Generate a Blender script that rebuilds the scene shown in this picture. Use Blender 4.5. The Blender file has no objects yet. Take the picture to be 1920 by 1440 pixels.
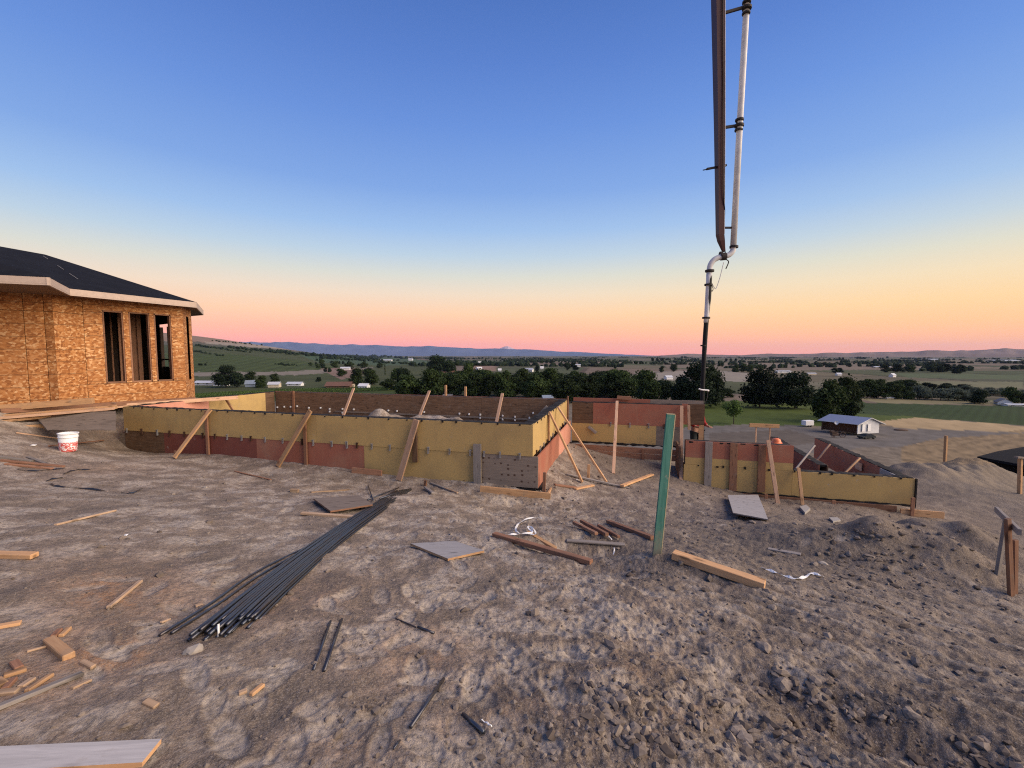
import bpy, bmesh, math, random
import numpy as np
from mathutils import Vector, Matrix
R = math.radians
random.seed(7)
rng = np.random.default_rng(11)
scene = bpy.context.scene
COL = scene.collection

# ------------------------------------------------------------------ camera
CAMZ = 1.6
FPX = 800.0                         # focal length in photograph pixels (1920 wide)
PITCH = math.atan(55 / 800.0)
cam_d = bpy.data.cameras.new('camera')
cam_d.sensor_width = 36.0
cam_d.lens = FPX / 1920 * 36
cam_d.clip_start = 0.05
cam_d.clip_end = 120000
cam = bpy.data.objects.new('camera', cam_d)
COL.objects.link(cam)
cam.location = (0, 0, CAMZ)
cam.rotation_euler = (R(90) - PITCH, 0, 0)
scene.camera = cam

# ------------------------------------------------------------------ world: dusk sky
SUN_AZ, SUN_EL = R(106), R(29)      # azimuth from +Y towards +X
world = bpy.data.worlds.new('World')
scene.world = world
world.use_nodes = True
wn = world.node_tree.nodes
wl = world.node_tree.links
wn.clear()


def srgb(r, g, b):
    f = lambda c: (c / 255 / 12.92) if c / 255 <= 0.04045 else ((c / 255 + 0.055) / 1.055) ** 2.4
    return (f(r), f(g), f(b), 1.0)


def ramp_node(nodes, stops):
    n = nodes.new('ShaderNodeValToRGB')
    e = n.color_ramp.elements
    while len(e) > 1:
        e.remove(e[-1])
    e[0].position = stops[0][0]
    e[0].color = stops[0][1]
    for p, c in stops[1:]:
        k = e.new(p)
        k.color = c
    return n


tc = wn.new('ShaderNodeTexCoord')
nrm = wn.new('ShaderNodeVectorMath'); nrm.operation = 'NORMALIZE'
wl.new(tc.outputs['Generated'], nrm.inputs[0])
sx = wn.new('ShaderNodeSeparateXYZ')
wl.new(nrm.outputs[0], sx.inputs[0])
mr = wn.new('ShaderNodeMapRange')
mr.inputs[1].default_value = -0.1; mr.inputs[2].default_value = 0.9
wl.new(sx.outputs[2], mr.inputs[0])


BGS = 1.5


def st(el, c, k=1.0):
    q = srgb(*c)
    return ((math.sin(R(el)) + 0.1) / 1.0, (q[0] * k / BGS, q[1] * k / BGS, q[2] * k / BGS, 1.0))


SKY_L = [st(-5.7, (96, 86, 80)), st(-1.5, (190, 120, 120)), st(-0.2, (252, 146, 146), 1.3), st(1.2, (255, 160, 146), 1.3),
         st(3.2, (255, 184, 154), 1.18), st(5.3, (255, 208, 170), 1.1), st(7.8, (244, 222, 198), 1.05), st(10.1, (222, 223, 213), 1.02),
         st(12.6, (193, 214, 231)), st(15.7, (162, 196, 238)), st(20.2, (131, 170, 231)), st(27, (107, 148, 221)),
         st(33, (91, 131, 207)), st(38, (80, 119, 194)), st(50, (66, 102, 178)), st(64, (52, 82, 156))]
SKY_R = [st(-5.7, (96, 86, 80)), st(-1.5, (190, 130, 110)), st(-0.2, (255, 166, 128), 1.3), st(1.2, (255, 182, 128), 1.3),
         st(3.2, (255, 202, 138), 1.18), st(5.3, (255, 217, 156), 1.1), st(7.8, (248, 226, 184), 1.05), st(10.1, (230, 226, 204), 1.02),
         st(12.6, (202, 217, 226)), st(15.7, (170, 200, 236)), st(20.2, (138, 176, 234)), st(27, (112, 154, 226)),
         st(33, (94, 135, 212)), st(38, (82, 122, 198)), st(50, (66, 102, 178)), st(64, (52, 82, 156))]
rl, rr = ramp_node(wn, SKY_L), ramp_node(wn, SKY_R)
wl.new(mr.outputs[0], rl.inputs[0]); wl.new(mr.outputs[0], rr.inputs[0])
mx = wn.new('ShaderNodeMix'); mx.data_type = 'RGBA'
azr = wn.new('ShaderNodeMapRange')
azr.inputs[1].default_value = -0.25; azr.inputs[2].default_value = 1.0
wl.new(sx.outputs[0], azr.inputs[0])
wl.new(azr.outputs[0], mx.inputs[0])
wl.new(rl.outputs[0], mx.inputs[6]); wl.new(rr.outputs[0], mx.inputs[7])
bg = wn.new('ShaderNodeBackground'); bg.inputs[1].default_value = BGS / 1.12
wl.new(mx.outputs[2], bg.inputs[0])
wo = wn.new('ShaderNodeOutputWorld'); wl.new(bg.outputs[0], wo.inputs[0])

# broad, warm afterglow from the right
sun_d = bpy.data.lights.new('sun', 'SUN')
sun_d.energy = 5.0
sun_d.angle = R(64)
sun_d.color = (1.0, 0.80, 0.60)
sun = bpy.data.objects.new('sun', sun_d); COL.objects.link(sun)
sdir = Vector((math.sin(SUN_AZ) * math.cos(SUN_EL), math.cos(SUN_AZ) * math.cos(SUN_EL), math.sin(SUN_EL)))
sun.rotation_euler = (-sdir).to_track_quat('-Z', 'Y').to_euler()
sun.location = (30, 0, 30)

vs = scene.view_settings
vs.view_transform = 'Standard'; vs.look = 'None'; vs.exposure = 0.16; vs.gamma = 1.0
vs.use_curve_mapping = False
scene.render.engine = 'CYCLES'
cy = scene.cycles
cy.use_denoising = False
cy.filter_width = 1.15
cy.max_bounces = 6; cy.diffuse_bounces = 3; cy.glossy_bounces = 2; cy.volume_bounces = 0
cy.transparent_max_bounces = 8
cy.sample_clamp_indirect = 4

# ------------------------------------------------------------------ pixel helpers (photo pixel -> direction)
_c, _s = math.cos(PITCH), math.sin(PITCH)


def ray(px, py):
    a, b = px - 960.0, 720.0 - py
    return Vector((a, FPX * _c + b * _s, -FPX * _s + b * _c))


CAM = Vector((0, 0, CAMZ))


def P(px, py, Y):
    d = ray(px, py)
    return CAM + d * (Y / d.y)


def hit(px, py, S, n):
    d = ray(px, py)
    t = (S - CAM).dot(n) / d.dot(n)
    return CAM + d * t


def project(x, y, z):
    z = z - CAMZ
    dep = y * _c - z * _s
    dep = np.where(np.abs(dep) < 1e-3, 1e-3, dep)
    px = 960 + FPX * x / dep
    py = 720 - FPX * (y * _s + z * _c) / dep
    return px, py, dep


def Zd(drop):
    return CAMZ - drop


# ------------------------------------------------------------------ noise
_perm = np.random.default_rng(5).permutation(512)
_perm = np.concatenate([_perm, _perm])
_ga = np.random.default_rng(6).uniform(0, 2 * np.pi, 512)
_gx, _gy = np.cos(_ga), np.sin(_ga)


def perlin(x, y):
    xi = np.floor(x).astype(np.int64); yi = np.floor(y).astype(np.int64)
    xf = x - xi; yf = y - yi
    u = xf * xf * xf * (xf * (xf * 6 - 15) + 10); v = yf * yf * yf * (yf * (yf * 6 - 15) + 10)

    def g(ix, iy, dx, dy):
        h = _perm[_perm[ix & 511] + (iy & 511)]
        return _gx[h] * dx + _gy[h] * dy
    a = g(xi, yi, xf, yf); b = g(xi + 1, yi, xf - 1, yf)
    c = g(xi, yi + 1, xf, yf - 1); d = g(xi + 1, yi + 1, xf - 1, yf - 1)
    return ((a + u * (b - a)) + v * ((c + u * (d - c)) - (a + u * (b - a)))) * 1.5


def fbm(x, y, o=4, gain=0.5):
    t = 0; a = 1.0; s = 0
    for k in range(o):
        t = t + a * perlin(x * 2 ** k + 17.3 * k, y * 2 ** k - 9.1 * k); s += a; a *= gain
    return t / s


def sstep(a, b, x):
    t = np.clip((x - a) / (b - a), 0, 1)
    return t * t * (3 - 2 * t)


# ------------------------------------------------------------------ site layout (metres); e1 along the front forms, e2 away
PHI = R(15.4)
e1 = Vector((math.cos(PHI), -math.sin(PHI), 0)); e2 = Vector((math.sin(PHI), math.cos(PHI), 0))
ez = Vector((0, 0, 1))
D_TOP, PH = 1.33, 0.61              # top of the main form lies 1.33 m under the eye; a panel is 0.61 m high
_t = P(999, 797, 1.0)
C0 = CAM + (P(999, 797, 1.0) - CAM) * (D_TOP / (CAMZ - P(999, 797, 1.0).z)); C0.z = 0
W_MAIN, D_MAIN = 10.75, 4.88


def E(u, v, drop=None):
    p = C0 + e1 * u + e2 * v
    p.z = 0 if drop is None else Zd(drop)
    return p


RF_V = 3.69; RF_U0, RF_U1 = 3.13, 8.0        # right-hand form
# ------------------------------------------------------------------ terrain
KN_R = [0, 12, 20, 30, 45, 70, 100, 130, 170, 200, 270, 400, 700, 1500, 6000, 26000]
KN_D = [1.6, 3.0, 4.8, 7.3, 10.5, 15, 19.5, 23, 24.5, 25.2, 27, 28.5, 30, 32, 38, 60]


def prof(r):
    return np.interp(r, KN_R, KN_D)


CTRL = []


def cp_px(px, py, drop):
    d = ray(px, py)
    t = -drop / d.z
    CTRL.append((d.x * t, d.y * t, drop))


def cp(x, y, drop):
    CTRL.append((x, y, drop))


for a in [(0, 0, 1.6), (0, -3, 1.5), (-5, -3, 1.4), (5, -3, 1.8), (-4, 1, 1.5), (4, 1, 1.75), (0, -12, 1.2), (-12, -6, 1.0), (12, -6, 2.6), (-9, 3, 1.45), (9, 3, 2.7),
          (-20, 4, 1.2), (-25, 12, 1.3), (-16, 12, 1.35), (-12.5, 10.6, 1.3), (-11.2, 9.9, 1.42), (-11.0, 13.5, 1.35), (-18, 18, 1.8), (-12, 19, 2.8), (-8, 20, 3.9)]:
    cp(*a)
for a in [(0, 1435, 1.56), (500, 1435, 1.58), (960, 1435, 1.6), (1450, 1435, 1.66), (1900, 1435, 1.74),
          (430, 1195, 1.72), (60, 1180, 1.62), (0, 1000, 1.68), (250, 1000, 1.85), (128, 846, 1.96), (20, 870, 1.85),
          (600, 1040, 2.02), (780, 930, 2.42), (940, 1040, 2.12), (1230, 1040, 2.08), (960, 1180, 1.87), (1380, 1150, 1.95),
          (1390, 970, 2.75), (1600, 1120, 2.12), (1870, 1250, 2.0), (1890, 1115, 2.5)]:
    cp_px(*a)
for (u, v, d) in [(-W_MAIN, -0.2, 2.36), (-8.5, -0.25, 2.38), (-6.5, -0.3, 2.41), (-4, -0.3, 2.5), (-2, -0.35, 2.62), (0, -0.45, 2.7),
                  (0.9, 1.2, 2.74), (0.9, 3.2, 2.86), (2.0, 4.2, 2.98), (2.6, 2.2, 2.95), (3.1, 3.2, 3.2), (5, 3.2, 3.45), (8.0, 3.1, 3.6), (9.3, 3.2, 3.8),
                  (-8, 2.5, 2.15), (-5, 2.5, 2.0), (-2, 2.5, 2.05), (-0.8, 1, 2.2), (-10, 3.5, 2.2), (-0.8, 4, 2.2), (-5, 4.5, 2.15),
                  (-10, 6.5, 3.0), (-5, 7, 3.2), (0, 7, 3.4), (3.5, 6.2, 3.1), (5, 6, 3.9), (9, 8, 4.4), (6.5, 5, 3.5)]:
    p = E(u, v); cp(p.x, p.y, d)
for a in [(15.2, 12.6, 4.2), (13.5, 13.5, 4.2), (17, 17, 5.3), (20.5, 19.5, 5.3), (25.5, 24.5, 6.9), (15, 18.5, 5.3), (18, 8, 4.2), (22, 3, 4.5)]:
    cp(*a)
for az, dd in [(-80, 2.5), (-60, 3.6), (-45, 6.0), (-30, 7.2), (-15, 7.4), (0, 7.3), (15, 7.3), (30, 7.6), (60, 6.5), (85, 6.0), (120, 4), (-120, 1.5), (180, 1)]:
    cp(31 * math.sin(R(az)), 31 * math.cos(R(az)), dd)
for az in range(-180, 180, 20):
    cp(48 * math.sin(R(az)), 48 * math.cos(R(az)), 11.0 if abs(az) < 100 else 3)
CT = np.array(CTRL)


def _tps(r2):
    return 0.5 * r2 * np.log(r2 + 1e-9)


_n = len(CT)
_d2 = (CT[:, None, 0] - CT[None, :, 0]) ** 2 + (CT[:, None, 1] - CT[None, :, 1]) ** 2
_A = np.zeros((_n + 3, _n + 3))
_A[:_n, :_n] = _tps(_d2) + np.eye(_n) * 0.15
_A[:_n, _n] = 1; _A[:_n, _n + 1:_n + 3] = CT[:, :2]
_A[_n:, :_n] = _A[:_n, _n:].T
_w = np.linalg.solve(_A, np.concatenate([CT[:, 2], np.zeros(3)]))


def rbf(x, y):
    out = _w[_n] + _w[_n + 1] * x + _w[_n + 2] * y
    for i in range(_n):
        out = out + _w[i] * _tps((x - CT[i, 0]) ** 2 + (y - CT[i, 1]) ** 2)
    return out


_q = lambda px, py, drop: tuple((ray(px, py) * (-drop / ray(px, py).z))[:2])
MOUNDS = []          # x, y, radius along, radius across, angle, height


def mound(p, ra, rb, ang, h):
    MOUNDS.append((p[0], p[1], ra, rb, R(ang), h))


mound(_q(1660, 1040, 2.45), 1.3, 0.75, -25, 0.50)      # spoil heap at the right
mound(_q(1785, 1025, 2.9), 1.1, 0.6, -35, 0.50)
mound(_q(1480, 985, 2.7), 0.9, 0.5, 10, 0.14)
mound(_q(1260, 1050, 2.08), 0.55, 0.28, -20, 0.13)     # collar of soil round the green stake
mound(_q(1120, 1012, 2.15), 0.8, 0.42, -10, -0.26)     # hollow left of it
mound(_q(1150, 1060, 2.05), 0.5, 0.3, -10, -0.12)
mound(_q(990, 1000, 2.2), 0.7, 0.3, 10, 0.07)
mound(_q(1200, 1300, 1.72), 0.55, 0.35, 30, 0.08)
mound(_q(1330, 1330, 1.72), 0.4, 0.25, -20, -0.09)
mound(_q(1600, 1340, 1.75), 0.45, 0.16, -28, -0.11)    # rut
mound(_q(1450, 1270, 1.8), 0.8, 0.16, -25, -0.09)
mound(_q(1750, 1400, 1.75), 0.8, 0.2, -25, -0.08)
for (u, v, ra, h) in [(-4.6, 1.9, 0.8, 0.56), (-2.6, 2.2, 0.7, 0.42), (-3.6, 2.9, 1.0, 0.30), (-1.4, 2.5, 0.6, 0.22), (-6.0, 2.3, 0.8, 0.12)]:
    p = E(u, v); mound((p.x, p.y), ra, ra * 0.8, 0, h)
mound((19.0, 17.6), 5.0, 1.3, 35, 0.75)                # berm by the right-hand slope
mound((14.5, 15.2), 2.0, 1.3, 20, 0.6)


def ground_base(x, y):
    x = np.asarray(x, float); y = np.asarray(y, float)
    r = np.hypot(x, y)
    az = np.arctan2(x, y)
    near = np.full(r.shape, 5.0)
    nm = r < 48
    near[nm] = rbf(x[nm], y[nm])
    far = prof(r)
    back = sstep(R(80), R(125), np.abs(az))
    far = far * (1 - 0.8 * back) + 0
    k = sstep(30, 46, r)
    drop = np.where(r < 48, near * (1 - k) + far * k, far)
    # hill to the left: rises away from the valley floor to a long ridge
    t = sstep(R(-14), R(-46), az)
    ridge = 178 * t ** 1.1 + 60 * sstep(R(-44), R(-70), az)
    drop = drop - ridge * sstep(420, 2500, y + 0 * x) * (1 - 0.5 * sstep(2600, 9000, r))
    und = fbm(x / 420 + 3, y / 420, 3) * 5.0 * sstep(350, 1500, r) + fbm(x / 60, y / 60, 3) * 0.9 * sstep(45, 120, r)
    drop = drop - und
    for (mxx, myy, ra, rb, ang, h) in MOUNDS:
        dx, dy = x - mxx, y - myy
        a = (dx * math.cos(ang) + dy * math.sin(ang)) / ra; b = (-dx * math.sin(ang) + dy * math.cos(ang)) / rb
        q = a * a + b * b
        im = q < 5
        if im.any():
            drop[im] -= h * np.exp(-q[im] * 1.3) * (1 + 0.25 * perlin(x[im] * 2.3, y[im] * 2.3))
    return CAMZ - drop


def ground_mid(x, y, zb=None):
    """base plus the soft lumps, without single prints and clods"""
    x = np.asarray(x, float); y = np.asarray(y, float)
    r = np.hypot(x, y)
    nr = 1 - sstep(25, 60, r)
    z = ground_base(x, y) if zb is None else zb
    z = z + nr * (fbm(x * 0.9, y * 0.9, 3) * 0.05 + fbm(x * 3.1 + 40, y * 3.1, 3) * 0.022)
    return z


def gz(x, y):
    return float(ground_mid(np.array([x]), np.array([y]))[0])


TAB = {}


def G(px, py, lift=0.0, rmax=400.0):
    """where the view ray through a photo pixel meets the ground (a view ray keeps one azimuth, so one column of the ground table does)"""
    d = ray(px, py); d = d / d.y
    a0 = math.atan2(d.x, 1.0)
    k = (a0 - TAB['a0']) / TAB['da']; k0 = int(min(max(math.floor(k), 0), TAB['z'].shape[1] - 2)); f = k - k0
    ys = TAB['r'] * math.cos(a0)
    h = TAB['z'][:, k0] * (1 - f) + TAB['z'][:, k0 + 1] * f
    gap = CAMZ + d.z * ys - h
    m = gap < 0
    m[:4] = False
    i = int(np.argmax(m)) if m.any() else len(ys) - 2
    i = max(1, min(i, int(np.searchsorted(ys, rmax))))
    t = gap[i - 1] / (gap[i - 1] - gap[i]) if m.any() and gap[i] < 0 < gap[i - 1] else 1.0
    y = ys[i - 1] + (ys[i] - ys[i - 1]) * t; z = h[i - 1] + (h[i] - h[i - 1]) * t
    return Vector((d.x * y, y, z + lift))


# ------------------------------------------------------------------ materials
MATS = {}


def nodes_of(m):
    return m.node_tree.nodes, m.node_tree.links


def base_mat(name, rough=0.85, spec=0.25, metal=0.0):
    m = bpy.data.materials.new(name); m.use_nodes = True
    n, l = nodes_of(m)
    b = n['Principled BSDF']
    b.inputs['Roughness'].default_value = rough
    b.inputs['Specular IOR Level'].default_value = spec
    b.inputs['Metallic'].default_value = metal
    MATS[name] = m
    return m, n, l, b


def noise(n, l, scale, detail=4, vec=None, rough=0.6, dist=0.0):
    t = n.new('ShaderNodeTexNoise')
    t.inputs['Scale'].default_value = scale; t.inputs['Detail'].default_value = detail
    t.inputs['Roughness'].default_value = rough; t.inputs['Distortion'].default_value = dist
    if vec is not None:
        l.new(vec, t.inputs['Vector'])
    return t.outputs[0]


def objvec(n, l, sc=(1, 1, 1), rnd=True):
    t = n.new('ShaderNodeTexCoord')
    mp = n.new('ShaderNodeMapping'); mp.inputs['Scale'].default_value = sc
    l.new(t.outputs['Object'], mp.inputs['Vector'])
    if rnd:
        oi = n.new('ShaderNodeObjectInfo')
        mu = n.new('ShaderNodeMath'); mu.operation = 'MULTIPLY'; mu.inputs[1].default_value = 37.0
        l.new(oi.outputs['Random'], mu.inputs[0])
        cb = n.new('ShaderNodeCombineXYZ')
        for k in range(3):
            l.new(mu.outputs[0], cb.inputs[k])
        l.new(cb.outputs[0], mp.inputs['Location'])
    return mp.outputs[0]


def mixc(n, l, fac, a, b, mode='MIX'):
    m = n.new('ShaderNodeMix'); m.data_type = 'RGBA'; m.blend_type = mode
    for sock, v in ((0, fac), (6, a), (7, b)):
        if isinstance(v, (int, float)):
            m.inputs[sock].default_value = v
        elif isinstance(v, tuple):
            m.inputs[sock].default_value = v if len(v) == 4 else (*v, 1)
        else:
            l.new(v, m.inputs[sock])
    return m.outputs[2]


def mrange(n, l, v, a, b, c=0.0, d=1.0):
    m = n.new('ShaderNodeMapRange')
    l.new(v, m.inputs[0])
    for k, q in enumerate((a, b, c, d)):
        m.inputs[k + 1].default_value = q
    return m.outputs[0]


def bump(n, l, b, h, strength=0.4, dist=0.01):
    k = n.new('ShaderNodeBump'); k.inputs['Strength'].default_value = strength; k.inputs['Distance'].default_value = dist
    l.new(h, k.inputs['Height']); l.new(k.outputs[0], b.inputs['Normal'])


def wood(name, c1, c2, rough=0.8, stain=(0.10, 0.07, 0.05), st_amt=0.35, var=0.25):
    m, n, l, b = base_mat(name, rough, 0.2)
    v = objvec(n, l, (1.5, 22, 22))
    g = noise(n, l, 2.0, 5, v, 0.65, 0.6)
    c = mixc(n, l, mrange(n, l, g, 0.32, 0.68), c1, c2)
    v2 = objvec(n, l, (2.2, 5, 5))
    s = noise(n, l, 1.6, 4, v2)
    c = mixc(n, l, mrange(n, l, s, 0.52, 0.78, 0, st_amt), c, stain)
    v3 = objvec(n, l, (3.2, 11, 11))
    kn = n.new('ShaderNodeTexVoronoi'); kn.inputs['Scale'].default_value = 1.0; l.new(v3, kn.inputs['Vector'])
    c = mixc(n, l, mrange(n, l, kn.outputs['Distance'], 0.10, 0.22, 0.75, 0.0), c, tuple(q * 0.35 for q in c1))
    mud = noise(n, l, 7, 5, objvec(n, l, (1, 1, 1)), 0.7)
    c = mixc(n, l, mrange(n, l, mud, 0.56, 0.70, 0, 0.45), c, (0.22, 0.18, 0.145))
    oi = n.new('ShaderNodeObjectInfo')
    hv = n.new('ShaderNodeHueSaturation')
    l.new(mrange(n, l, oi.outputs['Random'], 0, 1, 1 - var, 1 + var), hv.inputs['Value'])
    l.new(c, hv.inputs['Color'])
    l.new(hv.outputs[0], b.inputs['Base Color'])
    bump(n, l, b, g, 0.35, 0.004)
    return m


wood('lumber', (0.42, 0.235, 0.115), (0.53, 0.325, 0.17), st_amt=0.45)
wood('lumber_red', (0.215, 0.105, 0.062), (0.315, 0.165, 0.098), st_amt=0.5)
wood('ply_old', (0.135, 0.105, 0.080), (0.235, 0.185, 0.142), st_amt=0.5, stain=(0.07, 0.055, 0.042))
wood('lumber_pink', (0.47, 0.28, 0.17), (0.58, 0.38, 0.25), st_amt=0.4)
wood('lumber_old', (0.31, 0.205, 0.125), (0.43, 0.305, 0.20), st_amt=0.5, var=0.35)
wood('lumber_grey', (0.22, 0.19, 0.165), (0.30, 0.265, 0.235), st_amt=0.3)
wood('ply_brown', (0.105, 0.060, 0.036), (0.205, 0.125, 0.074), st_amt=0.5, stain=(0.05, 0.03, 0.02))
wood('ply_grey', (0.30, 0.285, 0.275), (0.40, 0.38, 0.365), st_amt=0.35, stain=(0.2, 0.18, 0.165))
wood('ply_taupe', (0.21, 0.165, 0.13), (0.29, 0.235, 0.19), st_amt=0.4)


def panel_mat(name, c1, c2, speck, stain, stain_amt, rough=0.7):
    m, n, l, b = base_mat(name, rough, 0.25)
    v = objvec(n, l, (1, 1, 1))
    f = noise(n, l, 90, 2, v)
    c = mixc(n, l, mrange(n, l, f, 0.35, 0.65), c1, c2)
    f2 = noise(n, l, 34, 3, v)
    c = mixc(n, l, mrange(n, l, f2, 0.60, 0.74, 0, 0.35), c, speck)
    big = noise(n, l, 1.3, 5, v, 0.6, 0.4)
    c = mixc(n, l, mrange(n, l, big, 0.44, 0.72, 0, stain_amt), c, stain)
    dr = objvec(n, l, (7, 7, 0.9))
    d = noise(n, l, 1.0, 4, dr)
    c = mixc(n, l, mrange(n, l, d, 0.56, 0.75, 0, stain_amt * 0.7), c, stain)
    # dried concrete splashes and scuffs
    sp = noise(n, l, 9, 5, v, 0.75, 0.8)
    c = mixc(n, l, mrange(n, l, sp, 0.63, 0.70, 0, 0.55), c, (0.36, 0.33, 0.29))
    sc = objvec(n, l, (1.2, 1.2, 14))
    s2 = noise(n, l, 2.2, 4, sc, 0.7)
    c = mixc(n, l, mrange(n, l, s2, 0.64, 0.72, 0, 0.4), c, tuple(q * 0.5 for q in c1))
    l.new(c, b.inputs['Base Color'])
    bump(n, l, b, f, 0.12, 0.002)
    return m


panel_mat('panel_yellow', (0.425, 0.288, 0.108), (0.505, 0.350, 0.140), (0.29, 0.195, 0.075), (0.255, 0.178, 0.092), 0.5)
panel_mat('panel_red', (0.29, 0.100, 0.062), (0.36, 0.135, 0.085), (0.22, 0.08, 0.05), (0.34, 0.19, 0.12), 0.55)
panel_mat('panel_maroon', (0.17, 0.050, 0.036), (0.215, 0.070, 0.050), (0.12, 0.04, 0.03), (0.26, 0.13, 0.09), 0.35)
panel_mat('panel_pink', (0.52, 0.23, 0.16), (0.60, 0.30, 0.21), (0.4, 0.18, 0.13), (0.42, 0.16, 0.10), 0.6)


def plain(name, c, rough=0.7, spec=0.3, metal=0.0, nscale=12.0, amt=0.25, dark=0.6):
    m, n, l, b = base_mat(name, rough, spec, metal)
    v = objvec(n, l)
    f = noise(n, l, nscale, 4, v)
    d = tuple(q * dark for q in c)
    col = mixc(n, l, mrange(n, l, f, 0.4, 0.75, 0, amt * 2), c, d)
    l.new(col, b.inputs['Base Color'])
    return m


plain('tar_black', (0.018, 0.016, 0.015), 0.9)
plain('concrete', (0.33, 0.31, 0.285), 0.95, nscale=30)
plain('tie_metal', (0.42, 0.42, 0.43), 0.45, 0.5, 0.6)
plain('tie_rust', (0.07, 0.035, 0.022), 0.8)
plain('white_plastic', (0.78, 0.78, 0.76), 0.45, amt=0.15)
plain('white_paint', (0.74, 0.74, 0.73), 0.6, amt=0.2, dark=0.8)
plain('green_paint', (0.060, 0.185, 0.150), 0.7, amt=0.5, nscale=9, dark=0.6)
plain('green_edge', (0.42, 0.36, 0.22), 0.8)
plain('boom_red', (0.050, 0.008, 0.006), 0.5, 0.4, amt=0.3)
plain('boom_pipe', (0.66, 0.65, 0.63), 0.5, 0.4, amt=0.4, nscale=3)
plain('clamp_dark', (0.03, 0.024, 0.022), 0.7)
plain('rubber_black', (0.012, 0.012, 0.013), 0.75)
plain('plastic_black', (0.02, 0.022, 0.025), 0.4, 0.5)
plain('rock', (0.34, 0.30, 0.255), 0.95, nscale=25)
plain('fascia', (0.47, 0.37, 0.30), 0.75, amt=0.2)
plain('soffit', (0.20, 0.13, 0.085), 0.85)
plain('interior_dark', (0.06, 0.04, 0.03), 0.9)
plain('orange_hat', (0.85, 0.20, 0.06), 0.4, 0.5, amt=0.1)
plain('cloth_dark', (0.028, 0.034, 0.034), 0.9)
plain('cloth_red', (0.32, 0.02, 0.02), 0.85)
plain('cloth_grey', (0.16, 0.155, 0.15), 0.9)
plain('skin', (0.42, 0.23, 0.155), 0.6)
plain('hair', (0.02, 0.014, 0.01), 0.7)
plain('barn_roof', (0.30, 0.33, 0.40), 0.4, 0.5, 0.3, nscale=1.0, amt=0.2, dark=0.8)
plain('barn_wall', (0.66, 0.66, 0.65), 0.7, nscale=1.0, amt=0.2, dark=0.8)
plain('barn_wood', (0.10, 0.045, 0.025), 0.9, nscale=2.0)
plain('rusty', (0.10, 0.065, 0.05), 0.85, nscale=2.0)
plain('house_cream', (0.55, 0.48, 0.36), 0.8, nscale=0.5)
plain('house_white', (0.70, 0.70, 0.69), 0.8, nscale=0.5, amt=0.1)
plain('house_blue', (0.22, 0.27, 0.34), 0.8, nscale=0.5)
plain('roof_brown', (0.16, 0.085, 0.06), 0.85, nscale=0.5)
plain('roof_grey', (0.16, 0.165, 0.18), 0.85, nscale=0.5)
plain('roof_pale', (0.50, 0.52, 0.55), 0.5, nscale=0.5, amt=0.1)
plain('glass_dark', (0.03, 0.035, 0.045), 0.1, 0.6, amt=0)
plain('snow', (0.52, 0.38, 0.40), 0.9, nscale=0.0005)  # pink of the evening light is put into the snow colour
plain('bark', (0.075, 0.055, 0.04), 0.95, nscale=3)


def stake_paint():
    m, n, l, b = base_mat('stake_paint', 0.75, 0.2)
    t = n.new('ShaderNodeTexCoord'); s = n.new('ShaderNodeSeparateXYZ'); l.new(t.outputs['Object'], s.inputs[0])
    g = noise(n, l, 3.0, 5, objvec(n, l, (1.0, 16, 16), False), 0.7, 0.4)
    c = mixc(n, l, mrange(n, l, g, 0.35, 0.65), (0.035, 0.135, 0.108), (0.075, 0.205, 0.168))
    w = noise(n, l, 12, 5, t.outputs['Object'], 0.75)
    c = mixc(n, l, mrange(n, l, w, 0.60, 0.68, 0, 0.6), c, (0.27, 0.25, 0.20))
    ad = n.new('ShaderNodeMath'); ad.operation = 'MULTIPLY_ADD'; ad.inputs[1].default_value = 0.7
    l.new(w, ad.inputs[0]); l.new(s.outputs[0], ad.inputs[2])
    c = mixc(n, l, mrange(n, l, ad.outputs[0], -0.28, -0.02, 0.75, 0.0), c, (0.20, 0.165, 0.13))
    l.new(c, b.inputs['Base Color'])


stake_paint()


def shingle():
    m, n, l, b = base_mat('shingle', 0.95, 0.1)
    t = n.new('ShaderNodeTexCoord')
    f = noise(n, l, 60, 2, t.outputs['Object'])
    f2 = noise(n, l, 3, 3, t.outputs['Object'])
    c = mixc(n, l, mrange(n, l, f, 0.3, 0.7), (0.006, 0.006, 0.008), (0.015, 0.016, 0.020))
    c = mixc(n, l, mrange(n, l, f2, 0.4, 0.7, 0, 0.4), c, (0.020, 0.021, 0.025))
    l.new(c, b.inputs['Base Color'])
    bump(n, l, b, f, 0.4, 0.006)


shingle()


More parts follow.
